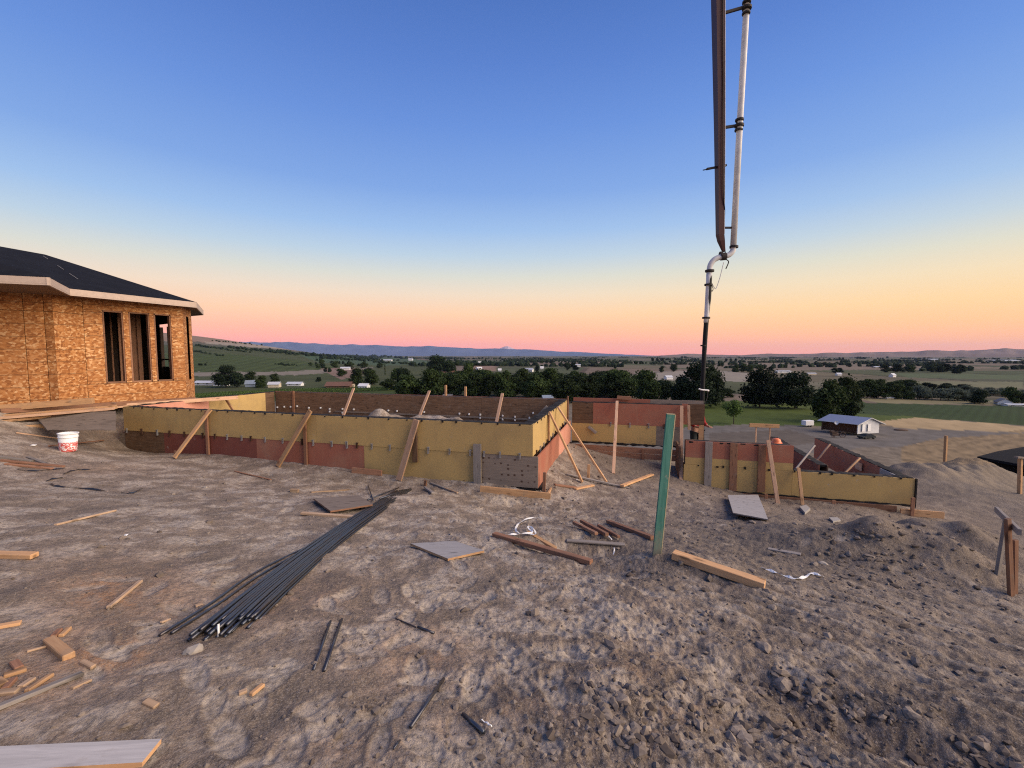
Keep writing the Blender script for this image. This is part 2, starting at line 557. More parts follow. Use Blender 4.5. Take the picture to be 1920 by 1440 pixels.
def osb():
    m, n, l, b = base_mat('osb', 0.75, 0.3)
    v = objvec(n, l, (1.0, 1.0, 1.0))
    dn = n.new('ShaderNodeTexNoise'); dn.inputs['Scale'].default_value = 5.0
    l.new(v, dn.inputs['Vector'])
    add = n.new('ShaderNodeMixRGB'); add.blend_type = 'ADD'; add.inputs[0].default_value = 0.10
    l.new(v, add.inputs[1]); l.new(dn.outputs[1], add.inputs[2])
    mp = n.new('ShaderNodeMapping'); mp.inputs['Scale'].default_value = (19, 19, 30); mp.inputs['Rotation'].default_value = (0, 0.5, 0)
    l.new(add.outputs[0], mp.inputs['Vector'])
    vo = n.new('ShaderNodeTexVoronoi'); vo.inputs['Scale'].default_value = 1.0
    l.new(mp.outputs[0], vo.inputs['Vector'])
    sp = n.new('ShaderNodeSeparateColor'); l.new(vo.outputs['Color'], sp.inputs[0])
    r = ramp_node(n, [(0.0, (0.20, 0.070, 0.020, 1)), (0.35, (0.36, 0.145, 0.042, 1)), (0.72, (0.47, 0.215, 0.075, 1)), (1.0, (0.64, 0.40, 0.20, 1))])
    l.new(sp.outputs[0], r.inputs[0])
    big = noise(n, l, 1.4, 3, v)
    c = mixc(n, l, mrange(n, l, big, 0.42, 0.62, 0, 0.45), r.outputs[0], (0.30, 0.115, 0.035))
    # printed layout lines on the sheets, about a foot apart
    t = n.new('ShaderNodeTexCoord'); s = n.new('ShaderNodeSeparateXYZ'); l.new(t.outputs['Object'], s.inputs[0])
    w = noise(n, l, 6.0, 2, v)
    wob = n.new('ShaderNodeMath'); wob.operation = 'MULTIPLY_ADD'; wob.inputs[1].default_value = 0.03
    l.new(w, wob.inputs[0]); l.new(s.outputs[2], wob.inputs[2])
    fr = n.new('ShaderNodeMath'); fr.operation = 'MULTIPLY'; fr.inputs[1].default_value = 1 / 0.305
    l.new(wob.outputs[0], fr.inputs[0])
    f2 = n.new('ShaderNodeMath'); f2.operation = 'FRACT'; l.new(fr.outputs[0], f2.inputs[0])
    lt = n.new('ShaderNodeMath'); lt.operation = 'LESS_THAN'; lt.inputs[1].default_value = 0.075; l.new(f2.outputs[0], lt.inputs[0])
    k = n.new('ShaderNodeMath'); k.operation = 'MULTIPLY'; k.inputs[1].default_value = 0.45; l.new(lt.outputs[0], k.inputs[0])
    c = mixc(n, l, k.outputs[0], c, (0.09, 0.045, 0.02))
    l.new(c, b.inputs['Base Color'])
    bump(n, l, b, sp.outputs[0], 0.25, 0.004)


osb()


def rebar_mat():
    m, n, l, b = base_mat('rebar', 0.36, 0.5, 0.7)
    v = objvec(n, l)
    f = noise(n, l, 3.0, 4, v)
    c = mixc(n, l, mrange(n, l, f, 0.45, 0.7), (0.075, 0.085, 0.105), (0.085, 0.066, 0.058))
    l.new(c, b.inputs['Base Color'])


rebar_mat()


def leaf_mat(name, c1, c2):
    m, n, l, b = base_mat(name, 0.8, 0.15)
    g = n.new('ShaderNodeNewGeometry')
    oi = n.new('ShaderNodeObjectInfo')
    c = mixc(n, l, g.outputs['Random Per Island'], c1, c2)
    hv = n.new('ShaderNodeHueSaturation')
    l.new(mrange(n, l, oi.outputs['Random'], 0, 1, 0.6, 1.55), hv.inputs['Value'])
    l.new(c, hv.inputs['Color'])
    l.new(hv.outputs[0], b.inputs['Base Color'])
    tr = n.new('ShaderNodeBsdfTranslucent')
    l.new(hv.outputs[0], tr.inputs[0])
    ms = n.new('ShaderNodeMixShader'); ms.inputs[0].default_value = 0.2
    l.new(b.outputs[0], ms.inputs[1]); l.new(tr.outputs[0], ms.inputs[2])
    l.new(ms.outputs[0], n['Material Output'].inputs[0])


leaf_mat('leaf', (0.014, 0.028, 0.008), (0.045, 0.068, 0.020))
leaf_mat('leaf_dark', (0.008, 0.017, 0.008), (0.022, 0.036, 0.015))
leaf_mat('leaf_grey', (0.065, 0.085, 0.060), (0.12, 0.14, 0.10))
leaf_mat('leaf_bright', (0.035, 0.065, 0.014), (0.085, 0.135, 0.035))
leaf_mat('vine', (0.030, 0.060, 0.016), (0.085, 0.13, 0.035))


def ground_mat():
    m, n, l, b = base_mat('soil', 0.97, 0.1)
    at = n.new('ShaderNodeAttribute'); at.attribute_name = 'soil_col'
    sm = n.new('ShaderNodeAttribute'); sm.attribute_name = 'site'
    t = n.new('ShaderNodeTexCoord')
    v = t.outputs['Object']
    f1 = noise(n, l, 26, 6, v, 0.68)
    f2 = noise(n, l, 110, 4, v, 0.7)
    c = at.outputs['Color']
    k1 = n.new('ShaderNodeMath'); k1.operation = 'MULTIPLY'
    l.new(mrange(n, l, f1, 0.44, 0.62, 0, 0.62), k1.inputs[0]); l.new(sm.outputs['Fac'], k1.inputs[1])
    c = mixc(n, l, k1.outputs[0], c, (0.095, 0.076, 0.060))
    k2 = n.new('ShaderNodeMath'); k2.operation = 'MULTIPLY'
    l.new(mrange(n, l, f2, 0.50, 0.66, 0, 0.6), k2.inputs[0]); l.new(sm.outputs['Fac'], k2.inputs[1])
    c = mixc(n, l, k2.outputs[0], c, (0.40, 0.345, 0.29))
    l.new(c, b.inputs['Base Color'])
    vo = n.new('ShaderNodeTexVoronoi'); vo.inputs['Scale'].default_value = 38; l.new(v, vo.inputs['Vector'])
    h = n.new('ShaderNodeMath'); h.operation = 'MULTIPLY_ADD'; h.inputs[1].default_value = 0.5
    l.new(f2, h.inputs[0]); l.new(f1, h.inputs[2])
    h2 = n.new('ShaderNodeMath'); h2.operation = 'MULTIPLY_ADD'; h2.inputs[1].default_value = -0.35
    l.new(vo.outputs[0], h2.inputs[0]); l.new(h.outputs[0], h2.inputs[2])
    k = n.new('ShaderNodeBump'); k.inputs['Distance'].default_value = 0.017
    st_ = n.new('ShaderNodeMath'); st_.operation = 'MULTIPLY'; st_.inputs[1].default_value = 0.9
    l.new(sm.outputs['Fac'], st_.inputs[0]); l.new(st_.outputs[0], k.inputs['Strength'])
    l.new(h2.outputs[0], k.inputs['Height']); l.new(k.outputs[0], b.inputs['Normal'])


ground_mat()


def clod_mat():
    m, n, l, b = base_mat('clod', 0.97, 0.1)
    g = n.new('ShaderNodeNewGeometry')
    t = n.new('ShaderNodeTexCoord')
    c = mixc(n, l, g.outputs['Random Per Island'], (0.105, 0.083, 0.066), (0.29, 0.24, 0.195))
    f = noise(n, l, 90, 3, t.outputs['Object'])
    c = mixc(n, l, mrange(n, l, f, 0.4, 0.7, 0, 0.5), c, (0.10, 0.078, 0.064))
    l.new(c, b.inputs['Base Color'])


clod_mat()


def mountain_mat(name, c1, c2, sc):
    m, n, l, b = base_mat(name, 1.0, 0.0)
    t = n.new('ShaderNodeTexCoord')
    f = noise(n, l, sc, 5, t.outputs['Object'])
    l.new(mixc(n, l, mrange(n, l, f, 0.35, 0.65), c1, c2), b.inputs['Base Color'])


mountain_mat('range_far_hazed', (0.09, 0.125, 0.20), (0.12, 0.15, 0.23), 0.0004)  # blue of the distance haze is mixed into the base colours
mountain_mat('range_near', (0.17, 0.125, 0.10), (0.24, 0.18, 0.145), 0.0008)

# ------------------------------------------------------------------ object helpers
WM = {}


def mk(name, verts, faces, mat, parent=None, M=None, smooth=False, data=None):
    M = M or Matrix()
    if data is None:
        data = bpy.data.meshes.new(name)
        data.from_pydata([tuple(v) for v in verts], [], faces)
        if mat:
            data.materials.append(MATS[mat])
        if smooth:
            data.polygons.foreach_set('use_smooth', [True] * len(data.polygons))
        data.update()
    o = bpy.data.objects.new(name, data)
    COL.objects.link(o)
    WM[o] = M
    if parent is not None:
        o.parent = parent
        o.matrix_basis = WM[parent].inverted() @ M
    else:
        o.matrix_basis = M
    return o


def tag(o, label, cat, group=None, kind=None):
    if label: o['label'] = label
    if cat: o['category'] = cat
    if group: o['group'] = group
    if kind: o['kind'] = kind
    return o


def thing(name, label, cat, loc, group=None):
    o = bpy.data.objects.new(name, None); COL.objects.link(o)
    o.empty_display_size = 0.2
    M = Matrix.Translation(Vector(loc)); o.matrix_basis = M; WM[o] = M
    return tag(o, label, cat, group)


def structure(o):
    o['kind'] = 'structure'
    return o


_box_cache = {}


def box_mesh(sx_, sy_, sz_, mat, bev=0.0):
    key = (round(sx_, 4), round(sy_, 4), round(sz_, 4), mat, bev)
    if key in _box_cache:
        return _box_cache[key]
    bm = bmesh.new()
    bmesh.ops.create_cube(bm, size=1.0)
    bmesh.ops.scale(bm, vec=(sx_, sy_, sz_), verts=bm.verts)
    if bev:
        bmesh.ops.bevel(bm, geom=bm.edges[:], offset=bev, segments=1, affect='EDGES')
    me = bpy.data.meshes.new('box'); bm.to_mesh(me); bm.free()
    me.materials.append(MATS[mat])
    _box_cache[key] = me
    return me


def frame(o, x, y, z):
    m = Matrix.Identity(4)
    for i, a in enumerate((x, y, z)):
        for j in range(3):
            m[j][i] = a[j]
    for j in range(3):
        m[j][3] = o[j]
    return m


def basis(a, b, up=Vector((0, 0, 1))):
    x = (b - a).normalized()
    z = up - x * up.dot(x)
    if z.length < 1e-4:
        z = Vector((0, 1, 0)) - x * x.y
    z.normalize()
    return x, z.cross(x), z


def board(name, a, b, w, t, mat, parent=None, up=Vector((0, 0, 1)), bev=0.003):
    """a length of timber from a to b; t is measured along up, w across"""
    a, b = Vector(a), Vector(b)
    x, y, z = basis(a, b, up)
    me = box_mesh((b - a).length, w, t, mat, bev)
    return mk(name, None, None, None, parent, frame((a + b) / 2, x, y, z), data=me)


def slab(name, o, x, y, z, sx_, sy_, sz_, mat, parent=None, bev=0.0):
    """box with its corner at o and sides along the axes x, y, z"""
    c = o + x * (sx_ / 2) + y * (sy_ / 2) + z * (sz_ / 2)
    return mk(name, None, None, None, parent, frame(c, x, y, z), data=box_mesh(sx_, sy_, sz_, mat, bev))


def tube(name, pts, rad, mat, parent=None, n=8, cap=True, smooth=True):
    pts = [Vector(p) for p in pts]
    rads = rad if isinstance(rad, (list, tuple)) else [rad] * len(pts)
    vs_, fs = [], []
    prev = None
    for i, p in enumerate(pts):
        t = (pts[min(i + 1, len(pts) - 1)] - pts[max(i - 1, 0)]).normalized()
        if prev is None:
            a = Vector((0, 0, 1)) if abs(t.z) < 0.9 else Vector((1, 0, 0))
        else:
            a = prev
        s_ = (a - t * a.dot(t)).normalized(); prev = s_
        q = t.cross(s_)
        for k in range(n):
            an = 2 * math.pi * k / n
            vs_.append(p + (s_ * math.cos(an) + q * math.sin(an)) * rads[i])
    for i in range(len(pts) - 1):
        for k in range(n):
            fs.append((i * n + k, i * n + (k + 1) % n, (i + 1) * n + (k + 1) % n, (i + 1) * n + k))
    if cap:
        fs.append(tuple(range(n - 1, -1, -1))); fs.append(tuple((len(pts) - 1) * n + k for k in range(n)))
    c = pts[0]
    return mk(name, [v - c for v in vs_], fs, mat, parent, Matrix.Translation(c), smooth)


def lathe(name, loc, prof_, mat, parent=None, n=20, M=None):
    vs_, fs = [], []
    for (r_, z_) in prof_:
        for k in range(n):
            a = 2 * math.pi * k / n
            vs_.append((r_ * math.cos(a), r_ * math.sin(a), z_))
    for i in range(len(prof_) - 1):
        for k in range(n):
            fs.append((i * n + k, i * n + (k + 1) % n, (i + 1) * n + (k + 1) % n, (i + 1) * n + k))
    return mk(name, vs_, fs, mat, parent, M or Matrix.Translation(Vector(loc)), True)


def smooth_pts(pts, k=6):
    pts = [Vector(p) for p in pts]
    out = []
    for i in range(len(pts) - 1):
        p0, p1, p2, p3 = pts[max(i - 1, 0)], pts[i], pts[i + 1], pts[min(i + 2, len(pts) - 1)]
        for j in range(k):
            t = j / k
            out.append(0.5 * ((2 * p1) + (p2 - p0) * t + (2 * p0 - 5 * p1 + 4 * p2 - p3) * t * t + (3 * p1 - p0 - 3 * p2 + p3) * t ** 3))
    out.append(pts[-1])
    return out


def copy_tree(root, M, label=None):
    """copy of a thing and of its parts"""
    r = root.copy(); COL.objects.link(r); r.matrix_basis = M; WM[r] = M
    if label: r['label'] = label
    for ch in root.children:
        c = ch.copy(); COL.objects.link(c); c.parent = r; c.matrix_basis = ch.matrix_basis.copy()
        for g in ch.children:
            d = g.copy(); COL.objects.link(d); d.parent = c; d.matrix_basis = g.matrix_basis.copy()
    return r



# ------------------------------------------------------------------ ground: one sheet to the horizon
def pip(px, py, poly):
    ins = np.zeros(px.shape, bool)
    n_ = len(poly)
    for i in range(n_):
        x1, y1 = poly[i]; x2, y2 = poly[(i + 1) % n_]
        if y1 == y2:
            continue
        c = ((y1 > py) != (y2 > py)) & (px < (x2 - x1) * (py - y1) / (y2 - y1) + x1)
        ins ^= c
    return ins


def build_ground():
    az = np.concatenate([np.linspace(R(-180), R(-64), 40, endpoint=False), np.linspace(R(-64), R(64), 860), np.linspace(R(64), R(180), 40)[1:]])
    rr_ = np.concatenate([np.array([0.05, 0.3, 0.6, 0.9]), np.geomspace(1.1, 30, 520)[:-1], np.geomspace(30, 24000, 340)])
    na, nr_ = len(az), len(rr_)
    A, RR = np.meshgrid(az, rr_)
    X, Y = RR * np.sin(A), RR * np.cos(A)
    Zb = ground_base(X, Y)
    Z = ground_mid(X, Y, Zb)
    TAB.update(r=rr_, z=Z[:, 40:900].copy(), a0=R(-64), da=R(128) / 859)
    nearm = 1 - sstep(25, 55, RR)
    # finer lumps; rougher and cloddier towards the right, where the digger worked
    rough = 0.25 + 0.75 * sstep(-0.2, 1.6, X + 0.15 * Y) * (1 - 0.35 * sstep(9, 14, Y))
    rough = rough + 0.35 * sstep(3.5, 2.0, Y) * sstep(-1, 0.5, X)
    rid = 1 - np.abs(fbm(X * 5.2, Y * 5.2, 4, 0.6)) * 2.2
    Z = Z + nearm * rough * (fbm(X * 7.5, Y * 7.5, 4, 0.62) * 0.026 + (rid - 0.5) * 0.013)
    fine = fbm(X * 26, Y * 26, 3, 0.6)
    Z = Z + nearm * (0.35 + rough) * fine * 0.006 * (1 - sstep(6, 12, RR))
    # dug bench and track marks at the right: streaks along the digger's path
    ca, sa = math.cos(R(-44)), math.sin(R(-44))
    S1, S2 = X * ca + Y * sa, -X * sa + Y * ca
    tr = fbm(S1 * 0.8, S2 * 9, 3, 0.55)
    trm = sstep(0.8, 2.0, X) * (1 - sstep(5.5, 8.5, Y)) * nearm
    Z = Z + tr * 0.020 * trm
    # colour of the soil
    big = fbm(X * 0.45 + 5, Y * 0.45, 4)
    mid = fbm(X * 2.2 + 9, Y * 2.2 - 3, 4, 0.6)
    sml = fbm(X * 8.0, Y * 8.0 + 31, 3, 0.6)
    base = np.array([0.272, 0.210, 0.160]); pale = np.array([0.490, 0.420, 0.340]); dark = np.array([0.135, 0.107, 0.083]); orange = np.array([0.335, 0.190, 0.105])
    C = np.ones(X.shape + (3,)) * base

    def blend(col, k):
        nonlocal C
        k = np.clip(k, 0, 1)[..., None]
        C = C * (1 - k) + np.array(col) * k
    blend(pale, sstep(0.0, 0.24, mid + 0.45 * sml) * 0.72 * (1 - 0.45 * sstep(0.5, 3, X)))
    blend(dark, sstep(0.04, 0.3, -mid - 0.35 * sml) * 0.6)
    blend(dark, sstep(0.1, 0.5, big) * 0.35)
    px, py, dep = project(X, Y, Zb)
    fwd = (Y > 0.3)
    for (ox, oy, ow, oh, am) in [(220, 1110, 190, 70, 0.75), (200, 1220, 170, 60, 0.7), (60, 1280, 140, 70, 0.6), (480, 1140, 130, 60, 0.45), (620, 1110, 120, 50, 0.3),
                                 (790, 1230, 160, 80, 0.4), (1000, 1320, 160, 70, 0.3), (650, 1400, 160, 50, 0.25), (1180, 1250, 90, 40, 0.45), (1230, 1360, 120, 60, 0.4), (150, 880, 140, 18, 0.3), (850, 1360, 60, 30, 0.35)]:
        q = ((px - ox) / ow) ** 2 + ((py - oy) / oh) ** 2
        blend(orange, np.exp(-q * 1.6) * am * fwd * (0.45 + 1.1 * sstep(-0.25, 0.4, sml + mid)))
    # darker, freshly dug soil
    for (ox, oy, ow, oh, am) in [(1580, 1040, 260, 60, 0.8), (1130, 1025, 130, 40, 0.9), (1450, 1010, 200, 40, 0.5), (1830, 1010, 120, 50, 0.5), (1300, 1390, 320, 60, 0.4), (1180, 885, 120, 22, 0.5)]:
        q = ((px - ox) / ow) ** 2 + ((py - oy) / oh) ** 2
        blend(dark, np.exp(-q * 1.4) * am * fwd * (0.6 + 0.6 * sstep(-0.3, 0.3, mid)))
    grey = sstep(0.5, 3.5, X) * nearm
    blend((0.165, 0.135, 0.108), grey * 0.62 * (0.55 + 0.45 * sstep(-0.2, 0.2, -mid)))
    blend((0.335, 0.30, 0.26), sstep(0.02, 0.3, tr) * trm * 0.62 * sstep(4.6, 3.0, Y))
    blend((0.105, 0.085, 0.068), sstep(0.05, 0.35, -tr) * trm * 0.55)
    lowr = sstep(2.9, 2.0, Y) * sstep(-0.5, 0.5, X)
    blend((0.125, 0.098, 0.076), lowr * (0.25 + 0.6 * sstep(-0.1, 0.25, -sml)))
    # boot prints: shallow ovals with a low rim, trodden pale
    rp = np.random.default_rng(3)
    prints = []
    for _ in range(700):
        r0 = rp.uniform(1.7, 10.5)
        a0 = R(rp.normal(-4, 23))
        prints.append((r0, a0, rp.uniform(0, math.pi), rp.uniform(0.75, 1.25)))
    daz = (R(64) - R(-64)) / 859
    for (r0, a0, th, s_) in prints:
        x0, y0 = r0 * math.sin(a0), r0 * math.cos(a0)
        if x0 > 1.4 and rp.random() < 0.7:
            continue
        i0, i1 = np.searchsorted(rr_, [r0 - 0.24, r0 + 0.24])
        j = 40 + (a0 - R(-64)) / daz
        w = 0.24 / r0 / daz
        j0, j1 = int(max(0, j - w)), int(min(na, j + w))
        if i1 <= i0 or j1 <= j0:
            continue
        dx, dy = X[i0:i1, j0:j1] - x0, Y[i0:i1, j0:j1] - y0
        u = (dx * math.cos(th) + dy * math.sin(th)) / (0.135 * s_); v = (-dx * math.sin(th) + dy * math.cos(th)) / (0.055 * s_)
        q = np.sqrt(u * u + v * v)
        q = q + 0.10 * perlin(X[i0:i1, j0:j1] * 14, Y[i0:i1, j0:j1] * 14)
        ins = 1 - sstep(0.75, 1.05, q)
        rim = np.exp(-((q - 1.15) / 0.2) ** 2)
        Z[i0:i1, j0:j1] += -0.006 * ins * s_ + 0.004 * rim
        k = (ins * rp.uniform(0.2, 0.75))[..., None]
        C[i0:i1, j0:j1] = C[i0:i1, j0:j1] * (1 - k) + pale * 0.97 * k
    # -------- land beyond the site
    farm = sstep(13, 24, RR)
    hn = fbm(X / 9, Y / 9, 4, 0.6)
    hn2 = fbm(X / 2.1, Y / 2.1, 4, 0.65)
    slope = np.array([0.165, 0.135, 0.100]) * (1 + 0.35 * hn[..., None] + 0.7 * hn2[..., None])
    Z = Z + farm * (1 - sstep(60, 120, RR)) * (hn2 * 0.10 + fbm(X / 0.7, Y / 0.7, 3, 0.6) * 0.03)
    k = farm[..., None]
    C = C * (1 - k) + slope * k
    # patchwork of fields on the valley floor
    ang = R(12)
    U = X * math.cos(ang) - Y * math.sin(ang); V = X * math.sin(ang) + Y * math.cos(ang)
    cu = np.floor(U / 210 + 0.31 * np.sin(np.floor(V / 330) * 12.9)); cv = np.floor(V / 330)
    h = np.abs(np.sin(cu * 127.1 + cv * 311.7) * 43758.5453) % 1.0
    pal = np.array([[0.15, 0.115, 0.085], [0.070, 0.080, 0.040], [0.055, 0.070, 0.035], [0.13, 0.11, 0.07], [0.09, 0.09, 0.05], [0.17, 0.135, 0.10], [0.06, 0.065, 0.04], [0.115, 0.10, 0.065]])
    fc = pal[(h * len(pal)).astype(int) % len(pal)]
    edge = np.minimum(np.abs((U / 210 + 0.31 * np.sin(cv * 12.9)) % 1.0), np.abs((V / 330) % 1.0))
    fc = fc * (1 - 0.45 * (edge < 0.05)[..., None])
    fc = fc * (1 + 0.30 * fbm(X / 70, Y / 70, 3)[..., None])
    k = sstep(230, 330, RR)[..., None]
    C = C * (1 - k) + fc * k

    jit = fbm(X / 11 + 7, Y / 11, 3) * 5.0 * np.clip(dep / 900, 0.0, 1) + fbm(X / 5, Y / 5, 2) * 1.2
    jx, jy = px + 2.0 * jit, py + 0.6 * jit
    farsel = fwd & (RR > 14)
    jx[~farsel] = -1e6

    def fill(poly, col, amt=1.0, var=0.25, sc=14.0, stripe=None):
        bx = [q[0] for q in poly]; by = [q[1] for q in poly]
        mk_ = (jx >= min(bx)) & (jx <= max(bx)) & (jy >= min(by)) & (jy <= max(by))
        mk_[mk_] = pip(jx[mk_], jy[mk_], poly)
        nz = fbm(X[mk_] / sc, Y[mk_] / sc, 3, 0.6)
        c = np.array(col) * (1 + var * nz[:, None])
        if stripe is not None:
            sa_, per, dpt = stripe
            ph = (X * math.cos(sa_) + Y * math.sin(sa_)) / per
            c = c * (1 - dpt * (0.5 + 0.5 * np.sin(2 * np.pi * ph[mk_]))[:, None])
        C[mk_] = C[mk_] * (1 - amt) + c * amt
    GREEN = (0.066, 0.092, 0.020)
    # left: vineyard hillside
    fill([(0, 646), (362, 646), (470, 652), (600, 664), (760, 676), (840, 690), (780, 745), (0, 760)], (0.058, 0.068, 0.028), 1, 0.35, 60)
    fill([(0, 664), (430, 664), (560, 676), (640, 688), (560, 698), (0, 706)], (0.056, 0.076, 0.022), 1, 0.3, 40, (R(20), 24.0, 0.25))
    fill([(0, 700), (520, 697), (700, 688), (700, 694), (560, 703), (0, 710)], (0.21, 0.18, 0.145), 0.9)
    fill([(0, 622), (362, 624), (520, 636), (700, 655), (900, 662), (900, 668), (640, 664), (470, 650), (362, 640), (0, 634)], (0.24, 0.165, 0.115), 0.85, 0.2, 120)
    fill([(0, 634), (362, 640), (470, 650), (640, 664), (640, 668), (470, 655), (362, 648), (0, 644)], (0.07, 0.075, 0.05), 0.7)
    fill([(385, 640), (480, 646), (560, 654), (560, 656), (470, 651), (385, 644)], (0.30, 0.25, 0.19), 0.8)
    fill([(560, 666), (760, 670), (820, 680), (720, 686), (600, 680)], (0.055, 0.085, 0.045), 1, 0.2)
    fill([(880, 678), (930, 680), (930, 696), (885, 694)], (0.25, 0.16, 0.12), 0.8)
    fill([(600, 692), (660, 688), (690, 700), (640, 712)], (0.22, 0.14, 0.11), 0.8)
    fill([(640, 724), (860, 724), (860, 752), (340, 752), (340, 738), (560, 728)], (0.052, 0.072, 0.022), 1)
    # pale harvested fields beyond the trees
    fill([(1190, 698), (1330, 694), (1420, 700), (1400, 716), (1200, 712)], (0.27, 0.235, 0.19), 0.85)
    fill([(1240, 680), (1700, 682), (1900, 690), (1500, 695), (1250, 690)], (0.19, 0.145, 0.11), 0.75)
    fill([(1680, 700), (1920, 703), (1920, 712), (1700, 708)], (0.075, 0.10, 0.05), 0.9)
    fill([(1590, 714), (1920, 716), (1920, 728), (1640, 726)], (0.15, 0.15, 0.085), 0.9)
    # lawn, crop field and straw round the barn
    fill([(1180, 752), (1620, 752), (1640, 800), (1480, 798), (1380, 796), (1180, 812)], GREEN, 1, 0.35, 5)
    fill([(1600, 746), (1700, 748), (2100, 757), (2100, 763), (1650, 756)], (0.20, 0.175, 0.095), 1)
    fill([(1590, 754), (1700, 757), (2200, 768), (2200, 800), (1920, 797), (1760, 786), (1590, 779)], (0.032, 0.056, 0.018), 1, 0.2, 8, (R(-50), 3.2, 0.25))
    fill([(1560, 774), (1750, 783), (1700, 790), (1560, 792)], GREEN, 1, 0.3, 6)
    fill([(1630, 791), (1720, 783), (1800, 789), (1920, 799), (2200, 806), (2200, 818), (1920, 812), (1780, 806), (1690, 803)], (0.36, 0.265, 0.145), 1, 0.35, 6)
    fill([(1690, 836), (1760, 822), (1920, 806), (2200, 815), (2200, 905), (1920, 868), (1790, 872), (1690, 866)], (0.215, 0.152, 0.082), 0.8, 1.0, 2.2)
    fill([(1180, 808), (1380, 796), (1480, 797), (1530, 800), (1660, 800), (1690, 803), (1790, 806), (1920, 812), (1760, 822), (1690, 838), (1620, 838), (1560, 850), (1180, 850)], (0.135, 0.122, 0.108), 0.95, 0.5, 4)
    fill([(1330, 812), (1480, 806), (1560, 828), (1480, 836), (1330, 826)], (0.10, 0.080, 0.062), 0.7, 0.5, 3)
    fill([(1060, 736), (1185, 736), (1185, 748), (1060, 748)], (0.24, 0.15, 0.11), 0.9)
    fill([(1440, 716), (1560, 716), (1560, 732), (1440, 732)], (0.16, 0.15, 0.10), 0.6)
    verts = np.stack([X, Y, Z], -1).reshape(-1, 3)
    i, j = np.meshgrid(np.arange(nr_ - 1), np.arange(na - 1), indexing='ij')
    a = (i * na + j).ravel()
    quads = np.stack([a, a + 1, a + na + 1, a + na], 1)[:, ::-1].astype(np.int32)
    me = bpy.data.meshes.new('ground')
    me.vertices.add(len(verts)); me.vertices.foreach_set('co', verts.ravel())
    me.loops.add(quads.size); me.loops.foreach_set('vertex_index', quads.ravel())
    me.polygons.add(len(quads)); me.polygons.foreach_set('loop_start', np.arange(0, quads.size, 4, dtype=np.int32))
    me.polygons.foreach_set('loop_total', np.full(len(quads), 4, np.int32))
    me.update()
    me.polygons.foreach_set('use_smooth', np.ones(len(quads), bool))
    at = me.attributes.new('soil_col', 'FLOAT_COLOR', 'POINT')
    at.data.foreach_set('color', np.concatenate([np.clip(C, 0.005, 0.9), np.ones(X.shape + (1,))], -1).reshape(-1).astype(np.float32))
    s2 = me.attributes.new('site', 'FLOAT', 'POINT')
    s2.data.foreach_set('value', (1 - sstep(24, 75, RR)).ravel().astype(np.float32))
    me.materials.append(MATS['soil'])
    o = bpy.data.objects.new('ground', me); COL.objects.link(o); WM[o] = Matrix()
    o['kind'] = 'structure'
    return X, Y, Z, rough


GX, GY, GZ, GRO = build_ground()


